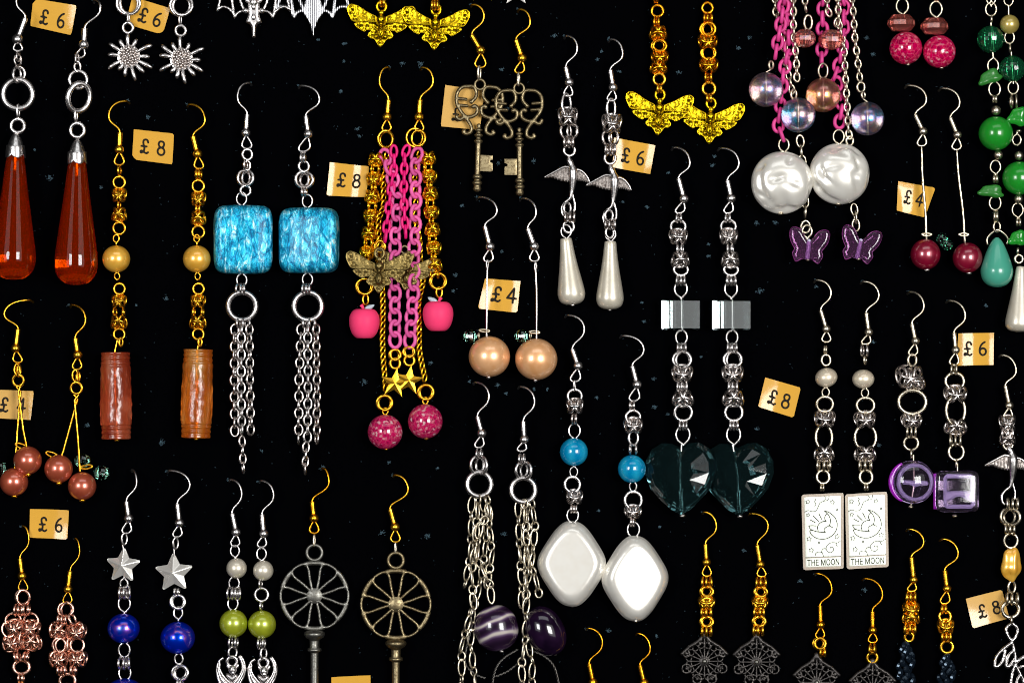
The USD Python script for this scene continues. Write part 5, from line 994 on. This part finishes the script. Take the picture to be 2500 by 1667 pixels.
# ---- moon cards
MOON = [[(238, 285), (300, 285), (385, 325), (400, 330)], [(240, 290), (262, 345), (330, 365), (385, 390), (480, 395), (505, 410)]]
def card(lab, H, els, corners, knotx, pc_, R):
    global t
    t = Thing('moon_card_earring', lab, 'earring', 'pair of moon tarot card earrings', *H[0], 76)
    hook(t, B, *H, coil=17, beadr=30); A(t, 'pearl', ball(*pc_, t.d, R, R * .86, R, 30, rnd.uniform(-20, 20)), 'pearl_cream'); els()
    q = np.array(corners, float); W_, H_ = 286.0, 512.0
    def place(m, lift=0):
        v, f = m; a, b_ = v[:, 0] / W_, v[:, 1] / H_
        xy = ((1 - a) * (1 - b_))[:, None] * q[0] + (a * (1 - b_))[:, None] * q[1] + (a * b_)[:, None] * q[2] + ((1 - a) * b_)[:, None] * q[3]
        return np.column_stack([xy, v[:, 2] + t.d + lift]), f
    g = Polygon([(0, 0), (W_, 0), (W_, H_), (0, H_)]).buffer(-14).buffer(14)
    root = A(t, 'moon_card', place(slab(g, -9, 7, 24, 4)), 'card_silver', smooth=30)
    rim = g.difference(g.buffer(-18)).union(Polygon([(10, 428), (W_ - 10, 428), (W_ - 10, 434), (10, 434)]))
    A(t, 'card_rim', place(slab(rim, 5, 12, 16, 3)), 'card_rim', root, smooth=30)
    # engraved lines, from the close view of the card (2.545 sheet units to one)
    def E(l): return [((px - 120) / 2.56, (py - 160) / 2.56) for px, py in l]
    L = [[(250, 790), (275, 850), (340, 910), (450, 945), (560, 935), (660, 880), (725, 790), (738, 690), (705, 590), (640, 520), (580, 480), (510, 455)], [(510, 455), (570, 510), (610, 580), (620, 640), (600, 710), (530, 750), (505, 790), (530, 830)], [(530, 830), (460, 825), (370, 810), (300, 785), (250, 790)],
         [(400, 800), (390, 730), (430, 670), (490, 640), (545, 640)], [(545, 640), (520, 600), (530, 540), (560, 510)], [(240, 705), (300, 705), (370, 712)], [(240, 705), (255, 750), (300, 785)], [(600, 720), (655, 750)],
         [(262, 600), (355, 655)], [(318, 535), (410, 635)], [(418, 500), (465, 600)],
         [(165, 465), (230, 440), (300, 460), (370, 450), (410, 380), (440, 320), (500, 290), (580, 270), (600, 210)], [(330, 230), (370, 260), (345, 290), (370, 330), (345, 380)], [(520, 210), (545, 240), (520, 270)],
         [(345, 1225), (360, 1180), (420, 1165), (470, 1180)], [(490, 1240), (460, 1150), (500, 1110), (540, 1120)], [(800, 985), (740, 1020), (660, 1010), (590, 1030), (540, 1090), (560, 1160), (620, 1185), (670, 1150), (660, 1100), (620, 1090), (610, 1110)], [(720, 1030), (725, 1070), (755, 1075)]]
    def st(cx_, cy_, r_): 
        o = [(cx_ + (r_ if k % 2 == 0 else r_ * .5) * math.sin(math.radians(36 * k + 10)), cy_ - (r_ if k % 2 == 0 else r_ * .5) * math.cos(math.radians(36 * k + 10))) for k in range(11)]
        return LineString(E(o)).buffer(2.0)
    gl = [strokes([E(l)], 6.6) for l in L[:8]] + [strokes([E(l)], 7) for l in L[8:11]] + [strokes([E(l)], 5.2) for l in L[11:]]
    gl += [st(230, 290, 42), st(655, 315, 42), st(230, 520, 36), st(240, 935, 46), st(735, 910, 46), st(275, 1130, 46), st(415, 1005, 20), st(740, 450, 20)]
    gl.append(g.buffer(-16).difference(g.buffer(-19)))
    gl.append(Polygon([(17, 424), (W_ - 17, 424), (W_ - 17, 427.5), (17, 427.5)]))
    u = unary_union(gl).intersection(g.buffer(-15))
    m_ = relief(u, 5, lambda x, y, d: 0.8 + 0 * x, lambda x, y, d: 0 * x - .5); A(t, 'engraving', place(m_, 7), 'oxide', root, smooth=False)
    import meshkit
    tx = meshkit.text_mesh('THE MOON', 40, 1.0, bold=True); v = np.array(tx.vertices); x0, x1 = v[:, 0].min(), v[:, 0].max(); v[:, 0] = (v[:, 0] - x0) / (x1 - x0) * 226 + 30; v[:, 1] = 484 - v[:, 1]
    A(t, 'engraved_title', place(fix((v, np.array(tx.faces))), 7.2), 'oxide', root, smooth=False)
P(3, 0)
def m1():
    edge(t, B, 434, R1 + 835, 30, 2, 8, 12); ring(t, B, 438, R1 + 905, 40, 46, 8, 15); loop(t, B, 436, R1 + 1125, 24, 7, -1, tail=10); x = 430
    ring(t, B, x, R1 + 1205, 66, 62, 9); knot(t, 'steel', x, R1 + 1300, 140, 130, 9, 1); ring(t, B, x - 6, R1 + 1430, 70, 96, 10, 20); knot(t, 'steel', x - 4, R1 + 1545, 130, 120, 9, -1); edge(t, B, x - 8, R2 + 75, 44, 3, 9, 36); ring(t, B, x - 12, R2 + 155, 54, 56, 10); edge(t, B, x - 18, R2 + 228, 26, 2, 7, 16)
card('moon tarot card earring left of its pair, the card hanging straight', ((375, R1 + 360), (472, R1 + 448), (402, R1 + 565), (440, R1 + 693), (440, R1 + 785)), m1, [(270, R2 + 275), (558, R2 + 262), (558, R2 + 778), (282, R2 + 788)], 430, (440, R1 + 1024), 77)
def m2():
    edge(t, 'steel', 704, R1 + 840, 46, 2, 8, 36); edge(t, B, 706, R1 + 905, 34, 1, 8); loop(t, B, 705, R1 + 1130, 24, 7, -1, tail=10); x = 708
    ring(t, B, x, R1 + 1212, 70, 62, 9); knot(t, 'steel', x, R1 + 1305, 146, 130, 9, 1); ring(t, B, x, R1 + 1432, 84, 98, 10, 10); knot(t, 'steel', x, R1 + 1548, 140, 120, 9, -1); edge(t, B, x, R2 + 75, 44, 3, 9, 36); ring(t, B, x + 4, R2 + 155, 54, 58, 10); edge(t, B, x + 6, R2 + 225, 26, 2, 7, 16)
card('moon tarot card earring right of its pair, the card slightly tilted', ((695, R1 + 370), (799, R1 + 465), (713, R1 + 582), (731, R1 + 715), (706, R1 + 800)), m2, [(568, R2 + 273), (855, R2 + 253), (866, R2 + 766), (580, R2 + 782)], 708, (693, R1 + 1034), 76)

# ---- purple glass beads
def lens(x, y, square, R):
    if square:
        bx = superball(148, 140, 88, .28, .28, 26); inner = xf(torus(112, 104, 16, 40), (x - 8 + 16, y, t.d + 60))
    else:
        bx = superball(152, 150, 88, 1, .55, 30); bx = xf(ball(0, 0, 0, 152, 148, 84, 44), (0, 0, 0)); inner = xf(torus(122, 126, 15, 44), (x + 14, y, t.d + 25))
    root = A(t, 'glass_bead', xf(bx, (x, y, t.d)), 'purple_glass')
    if square:
        g = Polygon([(-104, -112), (104, -112), (104, 112), (-104, 112)]).buffer(-30).buffer(30); h = g.difference(g.buffer(-24)).union(Polygon(spline([(-90, 2), (90, 2), (84, 60), (56, 58), (0, 34), (-56, 58), (-84, 60)], 4, True)))
        m_ = relief(h, 9, dome(8, 10), lambda a, b_, d: 0 * a); A(t, 'white_core', xf(m_, (x + 10, y, t.d + 30)), 'milky', root)
    else:
        A(t, 'white_core', inner, 'milky', root); g = unary_union([LineString([(-70, 0), (70, 6)]).buffer(14), Polygon([(-60, 6), (60, 10), (0, 30)])]); A(t, 'white_core', xf(relief(g, 8, dome(7, 9)), (x + 14, y, t.d + 25)), 'milky', root)
    A(t, 'purple_edge', tube([(x - (144 if square else 148 * math.cos(a)), y + (a * 115 if square else 145 * math.sin(a)), t.d + 20) for a in np.linspace(-1.05, 1.05, 14)], 17 if square else np.sin(np.linspace(.5, np.pi - .5, 14)) * 20, 10), 'purple_edge', root)
    for q_ in ([[(x + 8, y - 190, t.d), (x + 6, y - 130, t.d)]] if square else [[(x + 8, y - 185, t.d), (x + 5, y, t.d + 8), (x - 12, y + 172, t.d)]]): A(t, 'headpin', tube(q_, 6.5, 7), B); pin(t, B, x - 12, y + 168, t.d, 18)
plain('purple_edge', (0.30, 0.01, 0.40), 0, 0.2, coat_weight=0.6)
t = Thing('purple_bead_earring', 'chain earring with the round purple glass bead', 'earring', 'pair of purple glass bead earrings', 1020, R1 + 440, 110)
hook(t, B, (1018, R1 + 440), (1107, R1 + 538), (1025, R1 + 655), (1050, R1 + 775), (1028, R1 + 875), coil=17, beadr=30)
ring(t, B, 1028, R1 + 905, 42, 50, 9, 20); knot(t, 'steel', 1010, R1 + 1010, 176, 170, 9, 1); knot(t, 'steel', 1045, R1 + 1060, 140, 120, 9, -1); ring(t, B, 1028, R1 + 1190, 106, 94, 12, n=30, name='large_ring'); knot(t, 'steel', 1025, R1 + 1310, 136, 116, 9, 1); edge(t, B, 1022, R1 + 1390, 44, 3, 8, 28); ring(t, B, 1020, R1 + 1470, 58, 56, 9); edge(t, B, 1024, R1 + 1540, 34, 1, 8)
lens(1030, R2 + 188, False, 150)
t = Thing('purple_bead_earring', 'chain earring with the square purple glass bead', 'earring', 'pair of purple glass bead earrings', 1285, R1 + 500, 110)
hook(t, B, (1285, R1 + 500), (1390, R1 + 605), (1313, R1 + 718), (1325, R1 + 837), (1310, R1 + 940), coil=17, beadr=30)
edge(t, B, 1312, R1 + 968, 42, 2, 8, 28); ring(t, B, 1318, R1 + 1048, 74, 68, 10); knot(t, 'steel', 1325, R1 + 1130, 150, 130, 9, 1); ring(t, B, 1324, R1 + 1248, 78, 110, 11, 12); knot(t, 'steel', 1326, R1 + 1362, 144, 120, 9, -1); edge(t, B, 1324, R1 + 1452, 46, 3, 8, 32); ring(t, B, 1328, R1 + 1530, 62, 64, 9); edge(t, B, 1330, R2 + 62, 30, 1, 8)
lens(1330, R2 + 250, True, 150)

# ---- swallow and vine at the right edge
t = Thing('vine_earring', 'swallow, nugget and leafy vine earring at the right edge', 'earring', None, 1640, R1 + 872, 80)
hook(t, B, (1643, R1 + 873), (1737, R1 + 980), (1664, R1 + 1080), (1691, R1 + 1215), (1680, R1 + 1310), coil=17, beadr=30)
knot(t, 'steel', 1680, R1 + 1330, 110, 130, 9, 1); edge(t, 'steel', 1678, R1 + 1405, 50, 3, 9, 34); knot(t, 'steel', 1682, R1 + 1440, 100, 110, 9, -1); ring(t, B, 1682, R1 + 1475, 44, 50, 9); swallow(t, 'silver', 1712, R2 + 55, 1.0)
edge(t, B, 1715, R2 + 340, 46, 3, 9, 32); two(t, B, 1695, R2 + 428, 74, 66, 10, 12, 30); edge(t, B, 1696, R2 + 512, 40, 3, 9, 28); ring(t, B, 1702, R2 + 590, 56, 60, 9)
s = trimesh.creation.icosphere(4); v = s.vertices * (1 + .06 * np.sin(s.vertices * 6).sum(1))[:, None] * [66, 112, 60]; A(t, 'nugget_pearl', xf((v, s.faces), (1705, R2 + 755, t.d), 0, 0, 4), 'pearl_gold')
ring(t, B, 1708, R2 + 905, 38, 50, 9, 20); edge(t, B, 1712, R2 + 985, 48, 3, 9, 34); ring(t, B, 1700, R2 + 1058, 72, 68, 12); edge(t, B, 1708, R2 + 1130, 30, 1, 8)
VN = [[(1710, 1150), (1672, 1185), (1680, 1230), (1712, 1270), (1745, 1225), (1745, 1180), (1710, 1150)], [(1705, 1260), (1725, 1330), (1735, 1420), (1710, 1500), (1690, 1650)], [(1712, 1280), (1640, 1335), (1598, 1390), (1596, 1450), (1640, 1420), (1664, 1340)], [(1728, 1330), (1685, 1375), (1670, 1440), (1690, 1445), (1726, 1400)], [(1730, 1420), (1768, 1500), (1800, 1560)], [(1770, 1500), (1745, 1545), (1745, 1640), (1790, 1600), (1790, 1540)], [(1735, 1420), (1790, 1380), (1850, 1380), (1830, 1430), (1770, 1450)]]
g = strokes([[(x, y + R2) for x, y in l] for l in VN], 21); q = relief(g, 8, dome(10, 11)); A(t, 'vine_charm', (q[0] + [0, 0, t.d], q[1]), 'silver')

# ---- lower left: cherries, copper maille, stars, lime pearls, round-bow keys
def cherry(lab, H, els, eye, wires, beads, gems):
    global t
    t = Thing('cherry_earring', lab, 'earring', 'pair of cherry pearl earrings', *H[0], 100)
    hook(t, 'gold', *H); els(); ring(t, 'gold', *eye, 48, 50, 9, name='wire_eye')
    for k, w_ in enumerate(wires): A(t, 'stem_wire', tube([(x, y, t.d + (8 if k else -8)) for x, y in w_], 8.5, 7), 'gold')
    for k, (x, y, z) in enumerate(beads):
        A(t, 'cherry_pearl', ball(x, y, t.d + z, 97, 97, 97, 36), 'pearl_cherry'); pin(t, 'gold', x + 4, y + 96, t.d + z + 10, 22)
    for x, y in gems:
        A(t, 'green_crystal', ball(x, y, t.d - 30, 58, 50, 50, 12), 'green_crystal', smooth=False)
    x, y = beads[0][:2]; ring(t, 'gold', x - 45, y - 96, 52, 22, 6, 0, 0, 20)
P(0, 1)
def q1(): ring(t, 'gold', 115, 968, 26, 46, 7, 30); ring(t, 'gold', 130, 975, 26, 48, 7, 60)
cherry('cherry pearl earring in front of the pale £4 sticker', ((195, 497), (30, 590), (124, 692), (107, 825), (125, 925)), q1, (125, 1042), [[(112, 1085), (140, 1120), (118, 1380), (108, 1545), (100, 1640)], [(140, 1085), (128, 1120), (160, 1380), (182, 1490)]], [(192, 1546 + 40, 20), (96, 1546 + 188, 0)], [(-10, 1640)])
def q2(): ring(t, 'gold', 512, 1010, 26, 46, 7, 20); ring(t, 'gold', 535, 1018, 22, 40, 7, 50)
cherry('cherry pearl earring with wires crossing, right of the pale £4 sticker', ((478, 530), (584, 630), (514, 755), (531, 870), (525, 972)), q2, (522, 1095), [[(505, 1140), (530, 1170), (430, 1530), (415, 1560)], [(540, 1140), (512, 1175), (535, 1450), (547, 1660)]], [(402, 1546 + 98, 10), (561, 1546 + 216, 0)], [(560, 1546 + 45), (690, 1546 + 128)])
ring(t, 'gold', 590, 1546 + 85, 46, 20, 6, 0, 0, -8)

P(0, 2)
def maille(lab, H, els, last):
    global t
    t = Thing('copper_maille_earring', lab, 'earring', 'pair of copper chain maille earrings', *H[0], 52)
    hook(t, 'gold', *H, w=6, coil=18, beadr=31)
    for e in els: (edge if e[0] == 'e' else ring if e[0] == 'r' else knot)(t, 'copper', *e[1:])
    last()
def l1(): edge(t, 'copper', 148, 1530, 40, 2, 8, 18); A(t, 'gold_bead', ball(148, 1620, t.d, 60, n=24), 'pearl_gold')
maille('copper chain maille earring left of its pair, a rhombus with a ring below', ((148, 495), (197, 590), (136, 715), (151, 835), (160, 940)),
   [('r', 155, 978, 60, 60, 10), ('r', 158, 982, 54, 60, 9, 30), ('e', 130, 1065, 44, 3, 9, 22), ('e', 186, 1062, 44, 2, 9, 22), ('r', 90, 1140, 62, 62, 8, 15), ('r', 212, 1140, 62, 62, 8, -15), ('r', 60, 1195, 56, 66, 9, 20), ('k', 100, 1180, 130, 120, 8, 1), ('k', 210, 1185, 130, 120, 8, 1), ('r', 130, 1190, 50, 66, 8, 50, 0, -30), ('r', 175, 1190, 50, 66, 8, -50, 0, 30),
    ('k', 80, 1285, 130, 120, 8, 1), ('k', 215, 1290, 130, 120, 8, -1), ('r', 66, 1300, 56, 60, 8, 20), ('r', 225, 1290, 56, 62, 8, -30), ('r', 150, 1270, 40, 70, 8, 60), ('e', 118, 1385, 40, 2, 9, 22, -12), ('e', 178, 1385, 40, 2, 9, 22, 12), ('r', 147, 1455, 68, 60, 12)], l1)
def l2(): ring(t, 'copper', 460, 1620, 60, 60, 10)
maille('copper chain maille earring right of its pair, a longer rhombus', ((508, 580), (544, 668), (480, 800), (465, 925), (460, 1025)),
   [('r', 450, 1062, 62, 58, 9), ('r', 454, 1066, 52, 58, 8, 35), ('e', 425, 1130, 42, 3, 9, 22), ('r', 495, 1130, 40, 50, 9, 50, 0, -25), ('k', 405, 1210, 132, 122, 8, -1), ('k', 525, 1210, 132, 120, 8, 1), ('r', 380, 1200, 50, 60, 8, 30), ('r', 545, 1200, 46, 60, 8, -40), ('r', 405, 1305, 54, 58, 9), ('r', 528, 1305, 56, 58, 9), ('r', 470, 1302, 26, 54, 8, 60), ('r', 418, 1308, 48, 56, 8, 25),
    ('k', 400, 1395, 132, 122, 8, 1), ('k', 530, 1395, 132, 122, 8, 1), ('r', 375, 1400, 46, 60, 8, 30), ('r', 553, 1398, 44, 60, 8, -30), ('e', 425, 1475, 42, 3, 9, 22), ('e', 505, 1475, 42, 2, 9, 24), ('r', 462, 1548, 66, 60, 11)], l2)

def starset(lab, H, wl, star, R, roll, els, beads):
    global t
    t = Thing('star_bead_earring', lab, 'earring', 'pair of pearly star and blue bead earrings', *H[0], 106)
    hook(t, 'silver', *H); ring(t, 'silver', *wl, 28, 46, 7, 35); A(t, 'headpin', tube([(wl[0] - 16, wl[1] - 10, t.d), (wl[0] - 12, wl[1] + 40, t.d), (star[0] + 2, star[1] - R * .8, t.d)], 6.5, 7), 'silver')
    A(t, 'star_bead', xf(rounded_star(R * .93, R * .46, 46, 10, roll), (*star, t.d), -8, 4), 'star_pearl', smooth=28)
    els()
    for x, y, rx, ry in beads: A(t, 'blue_glass_bead', ball(x, y, t.d, rx, ry, rx, 40), 'ab_blue')
def s1():
    loop(t, 'silver', 848, 885, 26, 7.5, -1); edge(t, 'silver', 855, 945, 50, 3, 9, 30); loop(t, 'silver', 850, 1020, 40, 7.5, 1); loop(t, 'silver', 850, 1335, 38, 7.5, -1); edge(t, 'silver', 853, 1425, 48, 3, 9, 28); loop(t, 'silver', 854, 1490, 40, 7.5, 1)
starset('pearly star earring over a blue bead, with a second blue bead at the bottom edge', ((893, 115), (934, 195), (864, 325), (880, 441), (862, 545)), (850, 580), (843, 762), 118, 3, s1, [(845, 1188, 110, 102), (852, 1640, 138, 112)])
def s2():
    edge(t, 'silver', 1210, 940, 30, 2, 8, 20); two(t, 'silver', 1216, 1008, 56, w=9, dx=6); loop(t, 'silver', 1218, 1082, 30, 7.5, 1); loop(t, 'silver', 1222, 1395, 28, 7.5, -1); two(t, 'silver', 1232, 1488, 60, 58, 10, 8); edge(t, 'silver', 1230, 1565, 44, 2, 9)
starset('pearly star earring over a single blue bead, the right and lower star', ((1148, 118), (1297, 212), (1212, 340), (1226, 472), (1208, 570)), (1200, 610), (1190, 812), 132, -2, s2, [(1215, 1252, 118, 110), (1235, 1680, 120, 105)])

def bat_folded(x, y):
    k = 1 / 4.42; f = lambda pts: [((px - 715) * k + x, (py - 850) * k + y) for px, py in pts]; m = 'silver'
    root = A(t, 'bat_charm', join(*[tube([(px, py, t.d + zz) for px, py in spline(f(l), 5)], w_, 8) for l, w_, zz in (
        ([(460, 520), (340, 620), (275, 800), (275, 1020), (340, 1260), (480, 1480), (700, 1700)], 10, 0), ([(350, 700), (340, 850), (420, 1020), (560, 1200), (740, 1330)], 9, 8), ([(300, 780), (330, 1000), (430, 1200), (600, 1400), (720, 1560)], 10, 6), ([(330, 640), (345, 720), (340, 850)], 9, 6),
        ([(950, 450), (1060, 620), (1105, 850), (1060, 1080), (960, 1280), (830, 1480), (700, 1700)], 10, 0), ([(935, 470), (1010, 640), (1040, 850), (960, 1050), (850, 1210), (740, 1330)], 9, 8), ([(1080, 700), (1060, 950), (950, 1190), (800, 1420), (720, 1560)], 10, 6))]), m)
    ring(t, m, x, y - 48, 46, w=11, name='bail', parent=root)
    A(t, 'chest', relief_at(f([(520, 1000), (620, 980), (715, 1040), (810, 990), (890, 1010), (880, 1120), (730, 1290), (560, 1120)]), 22, 24), m, root); A(t, 'head', ball(x + 5, y + 6, t.d + 14, 30, 30, 22, 20), m, root); A(t, 'snout', ball(x + 8, y + 26, t.d + 24, 16, 18, 14, 14), m, root)
    for s_ in (-1, 1): A(t, 'eye', ball(x + 5 + s_ * 13, y - 2, t.d + 32, 7, 7, 5, 10), 'oxide', root); A(t, 'ear', ball(x + 5 + s_ * 32, y - 16, t.d + 8, 10, 18, 8, 12, s_ * 20), m, root)
    A(t, 'wing_membrane', relief_at(f([(330, 900), (420, 1060), (560, 1230), (740, 1360), (900, 1190), (1040, 980), (1060, 1080), (930, 1330), (715, 1640), (480, 1440), (350, 1240), (290, 1000)]), 6, 10), 'steel', root)
def relief_at(pts, h, w):
    q = relief(Polygon(spline(pts, 3, True)), 8, dome(h, w)); return q[0] + [0, 0, t.d + 2], q[1]
def lime(lab, H, els1, p1, els2, p2, els3, bat):
    global t
    t = Thing('lime_pearl_earring', lab, 'earring', 'pair of lime pearl and folded bat earrings', *H[0], 96)
    hook(t, 'silver', *H); els1(); A(t, 'white_pearl', ball(*p1, t.d, 70, n=32), 'pearl_drop'); els2(); A(t, 'lime_pearl', ball(*p2, t.d, 96, n=36), 'pearl_lime'); els3(); bat_folded(*bat)
lime('lime pearl and folded bat earring, left of its pair', ((1568, 180), (1652, 275), (1586, 405), (1613, 535), (1606, 632)), lambda: loop(t, 'silver', 1606, 662, 30, 7, 1), (1617, 780),
     lambda: (loop(t, 'silver', 1600, 882, 34, 7, -1), edge(t, 'silver', 1602, 950, 50, 4, 8, 22), loop(t, 'silver', 1592, 1020, 34, 7, 1)), (1596, 1155), lambda: (edge(t, 'silver', 1596, 1285, 46, 2, 8, 40), ring(t, 'silver', 1590, 1352, 40, 46, 8, 30)), (1586, 1462))
P(1, 2)
lime('lime pearl and folded bat earring, right of its pair and beside the grey round-bow key', ((40, 188), (134, 285), (55, 412), (67, 545), (50, 640)), lambda: loop(t, 'silver', 52, 682, 32, 7, 1), (63, 796),
     lambda: (edge(t, 'silver', 46, 885, 34, 1), ring(t, 'silver', 52, 960, 54, w=9, yaw=10), edge(t, 'silver', 50, 1035, 32, 1, 8)), (55, 1162), lambda: (edge(t, 'silver', 52, 1290, 46, 2, 8, 32), ring(t, 'silver', 66, 1360, 34, 46, 8, 40)), (65, 1472))
def wkey(lab, H, lk, c, R, hub, m, gm):
    global t
    t = Thing('round_key_earring', lab, 'earring', 'pair of bronze round-bow key earrings', *H[0], 72)
    hook(t, gm, *H); ring(t, 'pale_brass', *lk, 16, 46, 8, 60); wheel_key(t, m, *c, R, hub)
wkey('grey bronze key earring with a round flower bow and hollow hub', ((465, 100), (512, 195), (398, 325), (411, 440), (412, 545)), (412, 592), (414, 968), 240, True, 'bronze_cool', 'gold_deep')
wkey('brown bronze key earring with a round flower bow and solid hub', ((958, 148), (1053, 245), (930, 375), (965, 500), (967, 605)), (968, 645), (970, 1026), 245, False, 'bronze', 'gold')

# ---- lint and dust on the pile, and the puckered tufts where the ear wires go in
P(0, 0)
for x, y, r in spots:
    big = r > 10
    for _ in range(int(r * 1.3) if big else 2):
        a = rnd.uniform(0, 6.28); l = rnd.uniform(2.0, 4.5) if big else rnd.uniform(1.2, 2.6); px, py = x + rnd.gauss(0, r * 0.38), y + rnd.gauss(0, r * 0.30); zz = -8 + rnd.uniform(0, 9)
        pts = [(px - l * math.cos(a), py - l * math.sin(a), zz), (px + rnd.gauss(0, 1), py + rnd.gauss(0, 1), zz + 2), (px + l * math.cos(a), py + l * math.sin(a), zz + rnd.uniform(-2, 2))]
        fl.append(tube(pts, rnd.uniform(1.0, 2.0) if big else 1.0, 3, caps=False))
lm = join(*fl); w = np.stack([(lm[0][:, 0] - CX), -lm[0][:, 2], CY - lm[0][:, 1]], 1) * U
lp = usdkit.mesh(stage, '/World/lint', (w, lm[1][:, ::-1]), MATS['lint'])
for k, v in (('kind', 'stuff'), ('label', 'bluish specks of lint and dust on the black velvet'), ('category', 'lint')): lp.GetPrim().SetCustomDataByKey(k, v)
